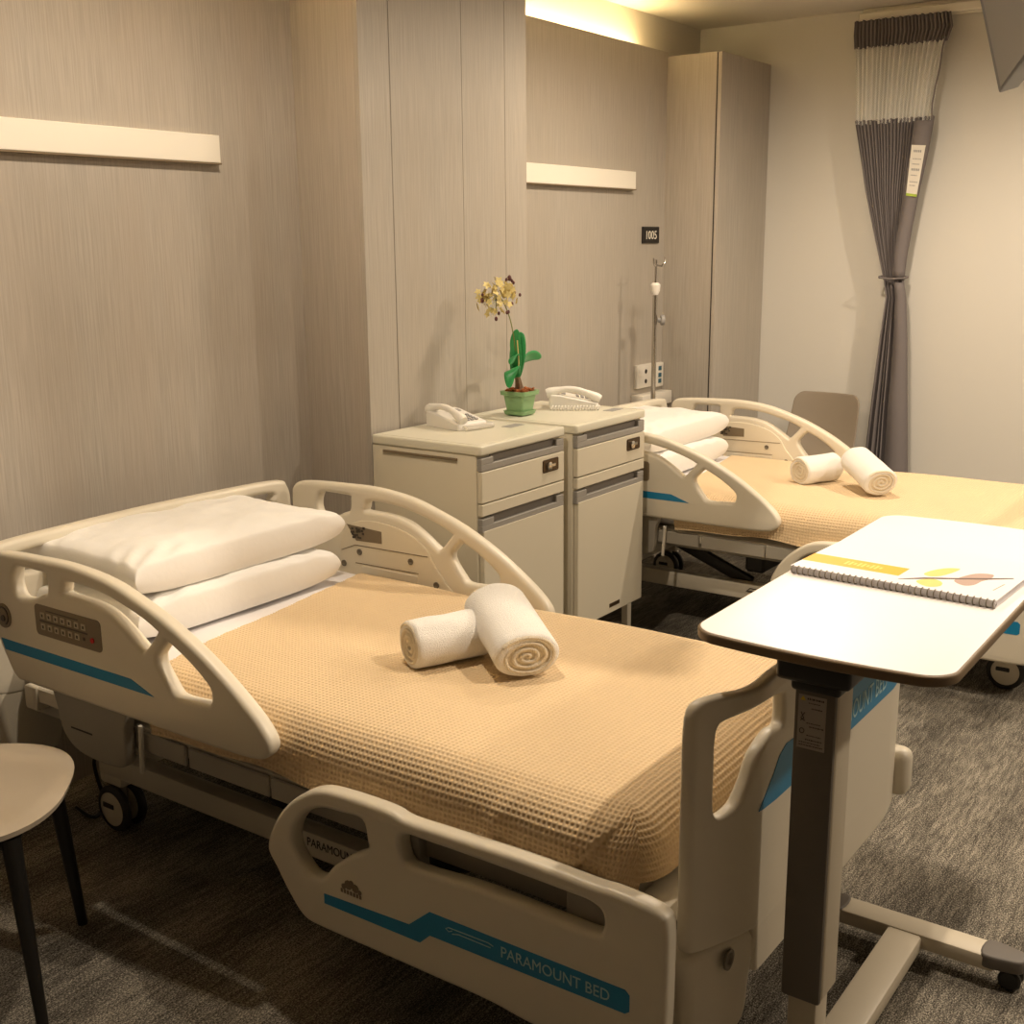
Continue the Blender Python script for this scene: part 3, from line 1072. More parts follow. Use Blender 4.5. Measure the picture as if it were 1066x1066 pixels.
for x, s in ((0.620, -1), (1.182, 1)):
    castor(x, 0.475, s)
    castor(x, 2.055, s)
b = NB()
add_box(b, 0.655, 0.715, 2.115, 2.16, 0.105, 0.135, 0.008, 2)
obj('brake_pedal', b, M['red'], bed)
b = NB()
add_tube(b, [W(0.68, 2.08, 0.12), W(0.675, 2.14, 0.10), W(0.69, 2.20, 0.06)], 0.011, 10, flat=.5)
obj('pedal_lever', finish(b), M['white'], bed)

# corner bumpers at foot and head
for s in (-1, 1):
    def SX(x):
        return x if s < 0 else 2 * XC - x
    BX = (lambda x: x) if s < 0 else (lambda x: 1.823 - x)
    pts = crom([(BX(0.450), 0.352), (BX(0.449), 0.30), (BX(0.450), 0.24), (BX(0.470), 0.200), (BX(0.515), 0.172), (BX(0.56), 0.172), (BX(0.585), 0.195), (BX(0.594), 0.25), (BX(0.598), 0.352)], 4)
    if s < 0:
        cb = obj('corner_bumper', plate([pts], 0.075, 0.018, lambda u, v, w: W(u, fb_plan(u) - 0.040 + w - 0.05 * max(0, v - 0.28), v), 4), M['bed'], bed, 50)
        b = NB(); add_lathe(b, W(BX(0.532), fb_plan(BX(0.532)) + 0.0005, 0.322), Vector((0, -1, 0)), [(0, -0.004), (0.009, -0.004), (0.013, 0.0005), (0.018, 0.0005), (0.018, -0.003)], 18)
        obj('bolt_recess', finish(b), M['screw'], cb)
    if s > 0:
        obj('corner_roller', box(1.389, 1.448, 2.165, 2.262, 0.262, 0.372, 0.022, 4), M['bed'], bed)
    pts = crom([(SX(0.40), 0.46), (SX(0.40), 0.30), (SX(0.43), 0.235), (SX(0.50), 0.22), (SX(0.56), 0.24), (SX(0.58), 0.46)], 4)
    obj('corner_bumper', plate([pts], 0.07, 0.02, lambda u, v, w: W(u, 0.305 + w, v), 3), M['bed'], bed, 50)

# second bed
bed2 = copy_tree(bed)
bed2['label'] = 'cream hospital bed farther away, between the cabinets and the white wall'
YAW2 = 0.005


def far_place(p):
    """where a point belonging to the near bed lies for the far bed"""
    return Matrix.Rotation(YAW2, 4, 'Z') @ p + Vector((2.316, -0.088, 0))


def to_far(src, label, group=None, dz=0.0, rot=0.0, shift=(0, 0, 0)):
    c = copy_tree(src)
    c.location = far_place(src.location) + Vector(shift)
    c.rotation_euler = (src.rotation_euler[0], src.rotation_euler[1], src.rotation_euler[2] + YAW2 + rot)
    c['label'] = label
    return c


bed2.location = far_place(BED)
bed2.rotation_euler = (0, 0, YAW2)


# ------------------------------------------------------------------ bedding
def rounded_slab(x0, x1, d0, d1, z0, z1, r):
    return box(x0, x1, d0, d1, z0, z1, r, 5)


mt = obj('mattress', rounded_slab(0.462, 1.340, 0.365, 2.090, 0.427, 0.558, 0.055), M['sheet'])
tag(mt, 'white sheeted mattress lying on the near hospital bed', 'mattress', 'mattresses on the beds')
to_far(mt, 'white sheeted mattress lying on the far hospital bed')


def drape(x0, x1, dh0, dh1, dfoot, ztop, r, drop_n, drop_f, drop_foot, cell, amp, per, waffle=True, fold=True):
    """cloth laid over the mattress: unfolded grid wrapped round a rounded box.
    head hem runs from dh0 at the near side to dh1 at the far side"""
    step = cell / per if waffle else 0.012
    L0 = r * PI / 2
    hw = (x1 - x0) / 2 - r
    xc = (x0 + x1) / 2
    ln = hw + L0 + drop_n
    lf = hw + L0 + drop_f
    nu = int((ln + lf) / step)
    us = -ln + (ln + lf) * np.arange(nu + 1) / nu
    df = dfoot - r
    v1 = df + L0 + drop_foot
    v0 = min(dh0, dh1) - 0.0
    nv = int((v1 - v0) / step)
    tv_ = np.arange(nv + 1) / nv
    U, T = np.meshgrid(us, tv_)
    hem = dh0 + (dh1 - dh0) * (U + ln) / (ln + lf) + 0.006 * np.sin(U * 7.0)
    V = hem + (v1 - hem) * T
    # hem undulation on the hanging sides
    EA = np.maximum(np.abs(U) - hw, 0)
    EB = np.maximum(V - df, 0)
    sgn = np.sign(U)
    # limit the hanging length so that the bottom hem waves a little
    wav = 1 + 0.05 * np.sin(V * 9) + 0.03 * np.sin(V * 23 + 1)
    EA = np.where(EA > L0 * .6, L0 * .6 + (EA - L0 * .6) * wav, EA)
    e = np.maximum(EA, EB)
    nrm_ = np.sqrt(EA ** 2 + EB ** 2) + 1e-9
    ca, cb_ = EA / nrm_, EB / nrm_
    arc = np.minimum(e, L0)
    ang = arc / r
    hor = r * np.sin(ang)
    dn = r * (1 - np.cos(ang)) + np.maximum(e - L0, 0)
    bulge = 0.010 * np.sin(np.clip((e - L0) / 0.12, 0, 1) * PI)
    hor = hor + 0.5 * bulge + 0.04 * np.maximum(e - L0, 0)
    X = xc + sgn * (np.minimum(np.abs(U), hw) + hor * ca)
    D = np.minimum(V, df) + hor * cb_
    Z = ztop - dn
    # soft unevenness of the bed
    Z = Z + 0.003 * np.sin(X * 5.1 + 1) * np.sin(D * 4.3) + 0.0015 * np.sin(X * 17 + D * 11)
    P = np.stack([X, -D, Z], -1)
    du = np.gradient(P, axis=1)
    dv = np.gradient(P, axis=0)
    N = np.cross(du, dv)
    N /= (np.linalg.norm(N, axis=-1, keepdims=True) + 1e-12)
    if N[N.shape[0] // 3, N.shape[1] // 2, 2] < 0:
        N = -N
    H = np.zeros_like(U)
    if waffle:
        fu = np.abs(((U / cell) % 1.0) - 0.5) * 2
        fv = np.abs((((V - v0) / cell) % 1.0) - 0.5) * 2
        rid = np.maximum(np.clip((fu - 0.30) / 0.5, 0, 1), np.clip((fv - 0.30) / 0.5, 0, 1))
        H += amp * rid
    # wrinkles
    H += 0.0022 * np.sin(U * 9 + 3 * np.sin(V * 2.3)) * np.clip(e / L0, 0, 1)
    if fold:
        # overlapping corner fold on the near foot corner
        s_ = (V - (df + 0.045)) + (EA - L0 * .2) * 0.75
        lay = np.clip(-s_ / 0.010, 0, 1)
        near_side = np.clip((-U - hw - L0 * .25) / (L0 * .5), 0, 1) * np.clip((V - (df - 0.45)) / 0.3, 0, 1)
        H += 0.010 * lay * near_side
        H += 0.006 * np.exp(-((V - df + 0.16 + 0.5 * EA) / 0.02) ** 2) * near_side
    P = P + N * H[..., None]
    nvt, nut = U.shape
    idx = np.arange(nvt * nut).reshape(nvt, nut)
    q = np.stack([idx[:-1, :-1], idx[:-1, 1:], idx[1:, 1:], idx[1:, :-1]], -1).reshape(-1, 4)
    me = bpy.data.meshes.new('cloth')
    me.vertices.add(nvt * nut)
    me.vertices.foreach_set('co', P.reshape(-1).astype(np.float32))
    me.loops.add(q.size)
    me.loops.foreach_set('vertex_index', q.reshape(-1).astype(np.int32))
    me.polygons.add(len(q))
    me.polygons.foreach_set('loop_start', np.arange(0, q.size, 4, dtype=np.int32))
    me.polygons.foreach_set('loop_total', np.full(len(q), 4, dtype=np.int32))
    me.update(calc_edges=True)
    me.validate()
    return me


bk = obj('blanket', drape(0.432, 1.368, 0.885, 0.685, 2.125, 0.5655, 0.080, 0.045, 0.03, 0.025, 0.0105, 0.0036, 5), M['waffle'], ang=180)
tag(bk, 'peach waffle-weave blanket tucked over the near bed', 'blanket', 'waffle blankets on the beds')
to_far(bk, 'peach waffle-weave blanket tucked over the far bed')
sh = obj('bed_sheet', drape(0.440, 1.360, 0.50, 0.50, 1.15, 0.5625, 0.080, 0.005, 0.005, -0.08, 0.0105, 0, 1, waffle=False, fold=False), M['sheet'], ang=180)
sh.modifiers.new('thickness', 'SOLIDIFY').thickness = 0.0015
tag(sh, 'white flat sheet showing between pillows and blanket on the near bed', 'sheet', 'white sheets on the beds')
to_far(sh, 'white flat sheet showing between pillows and blanket on the far bed')


def pillow(cx, cd, z0, wx, wd, h, seed, label, tilt=0.0):
    n = 72
    bm = bmesh.new()
    rnd = random.Random(seed)
    ox, oy = rnd.uniform(0, 50), rnd.uniform(0, 50)

    def P(u, v, top):
        # u, v in -1..1
        ed = min(1 - abs(u), 1 - abs(v))
        pu, pv = 1 - abs(u) ** 3.2, 1 - abs(v) ** 3.2
        body = (max(pu, 0) * max(pv, 0)) ** 0.27
        # sides pull in between the pointed corners
        x = u * wx / 2 * (1 - 0.045 * (1 - v * v))
        d = v * wd / 2 * (1 - 0.06 * (1 - u * u))
        wr = noise.noise(Vector((u * 2.4 + ox, v * 2.4 + oy, 0))) * 0.010 + noise.noise(Vector((u * 7 + ox, v * 7, 3))) * 0.003
        c = max(0, abs(u) + abs(v) - 1.15)
        wr += 0.010 * c * math.sin(22 * (u - math.copysign(v, u * v) if u * v else 0))
        g = min(1.0, max(ed, 0) / 0.030) ** 0.5
        dome = (max(pu, 0) * max(pv, 0)) ** 0.42
        cn = 1 - 0.45 * (abs(u) * abs(v)) ** 7
        base = h * 0.40
        if not top:
            z = base - h * (0.26 * g * cn + 0.14 * dome)
        else:
            z = base + h * (0.24 * g * cn + 0.36 * dome) + wr * min(1, dome * 1.2)
        z += 0.012 * (abs(u) * abs(v)) ** 3
        return Vector((cx + x, -(cd + d), z0 + z + tilt * (-v) * wd / 2))
    vt = {}
    for i in range(n + 1):
        for j in range(n + 1):
            # cosine spacing so the rim is well rounded
            u = -math.cos(PI * i / n); v = -math.cos(PI * j / n)
            vt[i, j, 1] = bm.verts.new(P(u, v, True))
            if 0 < i < n and 0 < j < n:
                vt[i, j, 0] = bm.verts.new(P(u, v, False))
            else:
                vt[i, j, 0] = vt[i, j, 1]
    for i in range(n):
        for j in range(n):
            for k in (0, 1):
                q = [vt[i, j, k], vt[i + 1, j, k], vt[i + 1, j + 1, k], vt[i, j + 1, k]]
                if k == 0:
                    q = q[::-1]
                try:
                    bm.faces.new(q)
                except ValueError:
                    pass
    finish(bm)
    o = obj('pillow', bm, M['cot'], None, 80)
    return tag(o, label, 'pillow', 'white pillows stacked on the beds')


p1 = pillow(0.857, 0.540, 0.567, 0.675, 0.41, 0.118, 1, 'white pillow, lower of the two stacked on the near bed')
p2 = pillow(0.890, 0.492, 0.666, 0.705, 0.46, 0.120, 5, 'white pillow, upper of the two stacked on the near bed', 0.0)
to_far(p1, 'white pillow, lower of the two stacked on the far bed')
to_far(p2, 'white pillow, upper of the two stacked on the far bed')


def towel(a, b_, r, flat, seed, label, ends=0.012):
    """rolled towel between two axis points"""
    ax = (b_ - a)
    L = ax.length
    t_ = thing('rolled_towel', label, 'towel', (a + b_) / 2 - Vector((0, 0, r * flat)), 'white rolled towels on the beds')
    u = ax.normalized()
    side = u.cross(Vector((0, 0, 1))).normalized()
    up = side.cross(u).normalized()
    bm = bmesh.new()
    n, m_ = 56, 30
    rings = []
    rnd = random.Random(seed)
    ox = rnd.uniform(0, 99)

    def pt(s, ang, rr):
        w_ = 1 + 0.05 * noise.noise(Vector((s * 3 + ox, math.cos(ang), math.sin(ang)))) + 0.035 * noise.noise(Vector((s * 1.2, math.cos(ang) * 2, math.sin(ang) * 2 + ox)))
        cx, cz = math.cos(ang) * rr * w_ / flat ** .5, math.sin(ang) * rr * w_ * flat
        return a + u * (s * L) + side * cx + up * cz
    prof = [(0.0, 0.70), (0.000, 0.86), (0.012, 0.95), (0.035, 1.0)] + [(0.035 + 0.93 * k / 20, 1.0) for k in range(1, 20)] + [(0.965, 1.0), (0.988, 0.95), (1.0, 0.86), (1.0, 0.70)]
    for s, k in prof:
        rings.append([bm.verts.new(pt(s, 2 * PI * j / n, r * k)) for j in range(n)])
    for i in range(len(rings) - 1):
        for j in range(n):
            bm.faces.new((rings[i][j], rings[i][(j + 1) % n], rings[i + 1][(j + 1) % n], rings[i + 1][j]))
    # outer flap edge
    obj('outer_wrap', finish(bm), M['towel'], t_, 70)
    for e_, sg in ((0.0, -1), (1.0, 1)):
        bm = bmesh.new()
        turns = 3.4
        K = 150
        prev = None
        # spiral ribbon standing slightly proud: the rolled layers
        c0 = None
        for k in range(K + 1):
            f_ = k / K
            ang = 2 * PI * turns * f_
            rr = r * (0.06 + 0.84 * f_)
            th = r * 0.088
            vv = []
            for dr, dz in ((-th, -0.004), (-th * .6, 0.002), (0, 0.0038), (th * .6, 0.002), (th, -0.004)):
                p = pt(e_, ang, rr + dr) + u * (sg * dz * 0.9) - u * (sg * 0.001)
                vv.append(bm.verts.new(p))
            if prev:
                for q in range(4):
                    bm.faces.new((prev[q], prev[q + 1], vv[q + 1], vv[q]))
            prev = vv
        # backing
        cen = bm.verts.new(pt(e_, 0, 0) - u * (sg * 0.004))
        rg = [bm.verts.new(pt(e_, 2 * PI * j / n, r * 0.93) - u * (sg * 0.004)) for j in range(n)]
        for j in range(n):
            bm.faces.new((cen, rg[j], rg[(j + 1) % n]))
        obj('rolled_end', finish(bm), M['towel_in'], t_, 70)
    return t_


t1 = towel(W(0.785, 1.335, 0.5695 + 0.054), W(0.955, 1.415, 0.5695 + 0.054), 0.055, 0.98, 2, 'white rolled towel lying flat on the near bed, end facing the camera')
t2 = towel(W(0.866, 1.598, 0.624), W(1.022, 1.396, 0.670), 0.066, 0.80, 4, 'white rolled towel leaning across the other one on the near bed')
towel(W(3.155, 1.290, 0.5695 + 0.054), W(3.320, 1.365, 0.5695 + 0.054), 0.055, 0.98, 6, 'white rolled towel lying flat on the far bed, end facing the cabinets')
towel(W(3.100, 1.625, 0.624), W(3.262, 1.470, 0.672), 0.060, 0.86, 8, 'white rolled towel leaning across the other one on the far bed')


# ------------------------------------------------------------------ bedside cabinets
def cabinet(x0, x1, d0, d1, label):
    t = thing('bedside_cabinet', label, 'bedside cabinet', W((x0 + x1) / 2, (d0 + d1) / 2, 0), 'cream bedside cabinets')
    z1 = 0.892
    fd = d1 - 0.020
    obj('carcass', box(x0 + 0.004, x1 - 0.004, d0 + 0.002, fd, 0.180, z1 - 0.030, 0.003, 2), M['cab'], t)
    tp = obj('top', plate([roundrect(x0, d0, x1, d1, 0.012)], 0.030, 0.006, lambda u, v, w: W(u, v, z1 - 0.015 + w)), M['cab_top'], t)
    # rim seam round the worktop
    b = NB()
    rr = roundrect(x0 + 0.02, d0 + 0.02, x1 - 0.02, d1 - 0.02, 0.015, 4)
    add_tube(b, [W(u, v, z1 + 0.0002) for u, v in rr + rr[:1]], 0.0012, 6, cap=False)
    obj('rim_line', finish(b), M['cab_top'], tp)
    obj('side_rail', box(x0 - 0.002, x0 + 0.006, d0 + 0.05, d1 - 0.09, z1 - 0.052, z1 - 0.044, 0.001, 1), M['seam'], t)

    def hstrip(ztop, par, h=0.045):
        o = obj('handle_strip', join(box(x0 + 0.008, x1 - 0.006, fd, d1 - 0.002, ztop - h, ztop - h * 0.52, 0.002, 1), box(x0 + 0.008, x0 + 0.070, fd, d1 - 0.002, ztop - h * .55, ztop - 0.004, 0.002, 1),
                                     box(x1 - 0.050, x1 - 0.006, fd, d1 - 0.002, ztop - h * .55, ztop - 0.004, 0.002, 1)), M['grey'], par)
        obj('grip_recess', box(x0 + 0.07, x1 - 0.05, fd + 0.001, fd + 0.004, ztop - h * .55, ztop - 0.001), M['grey_d'], o)
    zz = z1 - 0.034
    dr = obj('drawer', box(x0 + 0.008, x1 - 0.006, fd + 0.001, d1 - 0.001, zz - 0.143, zz - 0.047, 0.002, 1), M['cab'], t)
    hstrip(zz, dr)
    lk = obj('lock_plate', box(x1 - 0.135, x1 - 0.045, d1 - 0.002, d1 + 0.002, zz - 0.102, zz - 0.060, 0.004, 1), M['brass'], dr)
    b = NB()
    add_lathe(b, W(x1 - 0.105, d1 + 0.001, zz - 0.082), Vector((0, -1, 0)), [(0, 0), (0.014, 0), (0.014, 0.008), (0.010, 0.010), (0, 0.010)], 18)
    add_box(b, x1 - 0.096, x1 - 0.066, d1 + 0.001, d1 + 0.006, zz - 0.088, zz - 0.076, 0.002, 1)
    obj('key_cylinder', finish(b), M['chrome'], dr)
    obj('front_rail', box(x0 + 0.008, x1 - 0.006, fd + 0.001, d1 - 0.001, zz - 0.184, zz - 0.147, 0.002, 1), M['cab'], t)
    do = obj('door', box(x0 + 0.014, x1 - 0.008, fd + 0.001, d1 - 0.001, 0.178, zz - 0.230, 0.002, 1), M['cab'], t)
    hstrip(zz - 0.188, do, 0.048)
    obj('badge', box(x1 - 0.245, x1 - 0.175, d1 - 0.001, d1 + 0.001, 0.200, 0.214), M['brass'], do)
    for (x, d) in ((x0 + 0.035, d1 - 0.05), (x1 - 0.035, d1 - 0.05), (x0 + 0.035, d0 + 0.05), (x1 - 0.035, d0 + 0.05)):
        b = NB()
        add_box(b, x - 0.014, x + 0.014, d - 0.014, d + 0.014, 0.0, 0.181, 0.002, 1)
        obj('leg', b, M['bed'], t)
    return t


c1 = cabinet(1.682, 2.154, 0.430, 0.867, 'cream bedside cabinet with a small phone, left of the pair')
c2 = cabinet(2.187, 2.660, 0.430, 0.890, 'cream bedside cabinet with the potted orchid, right of the pair')
for x, d, lab in ((2.080, 0.61, 'small grey sticker on top of the left bedside cabinet'), (2.585, 0.70, 'small grey sticker on top of the right bedside cabinet')):
    o = obj('sticker', box(x - 0.045, x + 0.035, d + 0.08, d + 0.12, 0.8922, 0.8930), M['phone_dk'], None)
    tag(o, lab, 'sticker', 'stickers on the cabinets')
o = c1; o = c2


# ------------------------------------------------------------------ telephones
def telephone(cx, cd, ang, label, k_=1.0, cord='front'):
    """small wedge desk phone, handset along one side"""
    t = thing('telephone', label, 'telephone', W(cx, cd, 0.893), 'white telephones on the cabinets')
    ux = Vector((math.cos(ang), math.sin(ang), 0))
    uy = Vector((-math.sin(ang), math.cos(ang), 0))
    c = W(cx, cd, 0.893)

    def F(u, v, w):
        return c + (ux * u + uy * v + Vector((0, 0, w))) * k_
    # body: wedge, high at the back (v > 0)
    bm = bmesh.new()
    prof = [(-0.10, 0.0), (-0.10, 0.018), (-0.095, 0.026), (0.06, 0.058), (0.095, 0.060), (0.10, 0.05), (0.10, 0.0)]
    xs_ = (-0.075, -0.070, 0.070, 0.075)
    rows = []
    for i, x in enumerate(xs_):
        ins = 0.005 if i in (0, 3) else 0
        rows.append([bm.verts.new(F(x, v * (1 - ins * 8), max(0, w - (ins if w > 0 else 0)))) for v, w in prof])
    for i in range(3):
        for j in range(len(prof)):
            k = (j + 1) % len(prof)
            bm.faces.new((rows[i][j], rows[i][k], rows[i + 1][k], rows[i + 1][j]))
    bm.faces.new(rows[0]); bm.faces.new(rows[-1][::-1])
    obj('phone_body', finish(bm), M['phone'], t)
    # keypad: grid of small keys on the sloping face
    bm = bmesh.new()
    sl_ = Vector((0, 0, 0))
    ax = ux
    ay = (uy * 0.155 + Vector((0, 0, 0.032))).normalized()
    az = ax.cross(ay).normalized()
    if az.z < 0:
        az = -az
    base = F(0.018, -0.045, 0.0365)
    for i in range(3):
        for j in range(4):
            add_obox(bm, base + ax * ((i - 1) * 0.022 * k_) + ay * ((j - 1.5) * 0.019 * k_) + az * 0.002, ax, ay, az, 0.007 * k_, 0.006 * k_, 0.0025, 0.001, 1)
    obj('keypad', finish(bm), M['phone_dk'], t)
    obj('display', finish(add_obox(NB(), F(0.02, 0.045, 0.0555) + az * 0.001, ax, ay, az, 0.035 * k_, 0.012 * k_, 0.001)), M['phone_dk'], t)
    # handset on the left
    bm = bmesh.new()
    pts, rs = [], []
    for k in range(17):
        s = k / 16
        v = -0.105 + 0.215 * s
        arch = math.sin(PI * s)
        pts.append(F(-0.052, v, 0.036 + 0.030 * arch + 0.025 * s))
        e_ = abs(2 * s - 1)
        rs.append(0.013 + 0.011 * max(0, e_ - 0.45) / 0.55 * (1 if e_ < 0.97 else 0.55))
    add_tube(bm, pts, [q * k_ for q in rs], 16)
    obj('handset', finish(bm), M['phone'], t, 60)
    # coiled cord along the front
    bm = bmesh.new()
    pts = []
    N_ = 16 * 12
    for k in range(N_ + 1):
        s = k / N_
        a = 2 * PI * 16 * s
        if cord == 'front':
            p = F(-0.06 + 0.15 * s, -0.117 - 0.006 * math.sin(PI * s), 0.0095)
            q = uy
        else:
            p = F(-0.093 - 0.010 * math.sin(PI * s), -0.105 + 0.20 * s, 0.0095)
            q = ux
        pts.append(p + q * (0.0090 * k_ * math.cos(a)) + Vector((0, 0, 0.0090 * k_ * math.sin(a))))
    add_tube(bm, pts, 0.0022, 6)
    obj('coiled_cord', finish(bm), M['phone'], t)
    return t


telephone(1.962, 0.560, R(-12), 'white desk telephone lying on the left bedside cabinet', 0.84)
telephone(2.562, 0.640, R(34), 'white desk telephone with coiled cord on the right cabinet by the orchid', 0.90, 'side')

# ------------------------------------------------------------------ orchid
OX, OD = 2.293, 0.586
t = thing('potted_orchid', 'potted orchid with cream blossoms in a square green pot', 'plant', W(OX, OD, 0.893))


def square_ring(c, s, z, r=0.2, k=4):
    return [Vector((c[0] + u, c[1] + v, z)) for u, v in roundrect(-s, -s, s, s, s * r, k)]


def square_lathe(prof):
    bm = bmesh.new()
    rings = []
    for s, z in prof:
        rings.append([bm.verts.new(p) for p in square_ring((OX, -OD), s, 0.893 + z)])
    n = len(rings[0])
    for a, b_ in zip(rings, rings[1:]):
        for j in range(n):
            bm.faces.new((a[j], a[(j + 1) % n], b_[(j + 1) % n], b_[j]))
    bm.faces.new(rings[0][::-1])
    bm.faces.new(rings[-1])
    return finish(bm)


obj('saucer', square_lathe([(0.032, 0.0), (0.040, 0.004), (0.044, 0.017), (0.040, 0.017), (0.036, 0.008), (0.02, 0.008)]), M['pot'], t)
pot = obj('pot', square_lathe([(0.028, 0.008), (0.034, 0.012), (0.043, 0.070), (0.051, 0.072), (0.053, 0.086), (0.046, 0.086), (0.043, 0.078), (0.02, 0.076)]), M['pot'], t)
b = NB()
rnd = random.Random(4)
for k in range(60):
    x, y = rnd.uniform(-.038, .038), rnd.uniform(-.038, .038)
    v = Vector((rnd.uniform(-1, 1), rnd.uniform(-1, 1), rnd.uniform(-.4, .4))).normalized()
    u_, w_ = frame_of(v)
    add_obox(b, W(OX + x, OD + y, 0.893 + 0.081 + rnd.uniform(0, .010)), v, u_, w_, rnd.uniform(.006, .012), rnd.uniform(.004, .007), .0025)
ob_ = obj('bark_chips', finish(b), M['bark'], t)
ob_['kind'] = 'stuff'
b = NB()
zb = 0.893 + 0.078
for k, (dx, dd) in enumerate(((0.012, .004), (0.004, -.006), (-.004, .004), (.018, -.002), (-0.010, -.004))):
    add_tube(b, [W(OX + dx, OD + dd, zb), W(OX - .006 + dx * .6, OD + dd, zb + .03), W(OX - .014 + dx * .3, OD + dd * .4, zb + .062)], [.008, .006, .005], 8)
obj('root_stem', finish(b), M['root'], t)


def leaf(pts, wid, nx, name='leaf', m='leaf'):
    """pts: spine in world; wid: max half width; nx: width direction"""
    bm = bmesh.new()
    sp = crom([tuple(p) for p in pts], 6, closed=False)
    sp = [Vector(p) for p in sp]
    K = len(sp) - 1
    rows = []
    for i, p in enumerate(sp):
        s = i / K
        w_ = wid * (math.sin(PI * min(1, s * 0.88 + 0.10)) ** 0.65) * (1 if s < 0.98 else 0.3)
        tdir = (sp[min(K, i + 1)] - sp[max(0, i - 1)]).normalized()
        side = (nx - tdir * nx.dot(tdir)).normalized()
        up_ = side.cross(tdir).normalized()
        rows.append([bm.verts.new(p + side * (w_ * q) + up_ * (0.18 * w_ * abs(q))) for q in (-1, -.6, 0, .6, 1)])
    for a, b_ in zip(rows, rows[1:]):
        for j in range(4):
            bm.faces.new((a[j], a[j + 1], b_[j + 1], b_[j]))
    o = obj(name, finish(bm), M[m], t, 80)
    md = o.modifiers.new('thickness', 'SOLIDIFY'); md.thickness = 0.002
    return o


cr = (OX - 0.020, OD, 0.893 + 0.135)
LW = Vector((0.577, -0.817, 0))


def LP(*a):
    return [W(cr[0] + p[0], cr[1] + p[1], cr[2] + p[2]) for p in a]


leaf(LP((0, 0, 0), (.006, .0, .06), (.010, .005, .12), (.018, .01, .155)), .028, LW)
leaf(LP((0, 0, 0), (-.012, .01, .07), (-.022, .012, .13), (-.022, .02, .168)), .020, LW)
leaf(LP((0, 0, 0), (.035, .01, .055), (.085, .015, .068), (.125, .02, .058)), .022, Vector((.3, -.4, .8)))
leaf(LP((0, 0, 0), (-.03, .01, .035), (-.060, .015, .020), (-.072, .02, -.030)), .024, Vector((.5, -.6, .4)))
leaf(LP((0, 0, .03), (-.018, .01, .07), (-.045, .015, .075), (-.062, .018, .050)), .017, Vector((.4, -.6, .5)))
sp = LP((0, 0, 0), (-.020, .01, .10), (-.046, .012, .19), (-.064, .000, .25), (-.086, -.010, .285))
b = NB(); add_tube(b, [Vector(p) for p in crom([tuple(p) for p in sp], 5, False)], 0.0018, 8)
obj('flower_stem', finish(b), M['stem'], t)
b = NB(); add_tube(b, LP((0, 0, 0), (-.012, .02, .05), (-.024, .022, .13)), 0.0020, 8)
obj('support_stick', finish(b), M['petal'], t)
rnd = random.Random(12)
fc = Vector(LP((-.088, -.020, .277))[0])


def flower(c, s, m):
    bm = bmesh.new()
    v = Vector((rnd.uniform(-1, 1), rnd.uniform(-1.4, -.2), rnd.uniform(-.4, .8))).normalized()
    u_, w_ = frame_of(v)
    for k in range(5):
        a = 2 * PI * k / 5 + rnd.uniform(0, .3)
        dr = (u_ * math.cos(a) + w_ * math.sin(a))
        sd = v.cross(dr)
        p = [c, c + dr * s * .5 + sd * s * .33 + v * s * .12, c + dr * s + v * s * .05, c + dr * s * .5 - sd * s * .33 + v * s * .12]
        bm.faces.new([bm.verts.new(q) for q in p])
        # close underside for real thickness
        bm.faces.new([bm.verts.new(q - v * 0.0012) for q in p[::-1]])
    return bm


nfl = 0
while nfl < 60:
    a = rnd.uniform(0, 2 * PI)
    rr = math.sqrt(rnd.random())
    px, pz = math.cos(a) * rr * .056, math.sin(a) * rr * .056
    off = Vector((px * .95, -px * .6 + rnd.uniform(-.03, .03), pz + px * .35))
    obj('blossom', flower(fc + off, rnd.uniform(.011, .018), 0), M['petal'], t, 30)
    nfl += 1
for k in range(14):
    a = rnd.uniform(0, 2 * PI)
    rr = rnd.uniform(.75, 1.12)
    px, pz = math.cos(a) * rr * .060, math.sin(a) * rr * .060
    c_ = fc + Vector((px * .95, -px * .6 + rnd.uniform(-.03, .01), pz + px * .35))
    b = NB()
    bmesh.ops.create_icosphere(b, subdivisions=2, radius=rnd.uniform(.0045, .0075), matrix=Matrix.Translation(c_) @ Matrix.Diagonal((1, 1, 1.4, 1)))
    obj('bud', b, M['petal_d'], t, 60)
b = NB()
for k in range(18):
    a = 2 * PI * k / 18
    off = Vector((math.cos(a) * .055, math.cos(a) * .02 + rnd.uniform(-.02, .02), math.sin(a) * .045 + math.cos(a) * .02))
    add_tube(b, [fc - Vector((0, 0, .01)), fc + off * .5 + Vector((0, 0, .006)), fc + off], .0007, 5)
obj('flower_stalks', finish(b), M['stem'], t)

# ------------------------------------------------------------------ overbed table
TX0, TX1, TD0, TD1, TZ = 0.508, 1.466, 2.152, 2.557, 0.893
ot = thing('overbed_table', 'wheeled overbed table with a white top and dark grey column', 'table', W(0.9, 2.35, 0))


def bow(pts, k=8):
    """rounded rectangle whose short sides bulge a little"""
    out = []
    for u, v in pts:
        s = (v - (TD0 + TD1) / 2) / ((TD1 - TD0) / 2)
        q = (u - (TX0 + TX1) / 2) / ((TX1 - TX0) / 2)
        out.append((u + 0.016 * (1 - s * s) * (1 if q > 0 else -1) * abs(q) ** 4, v))
    return out


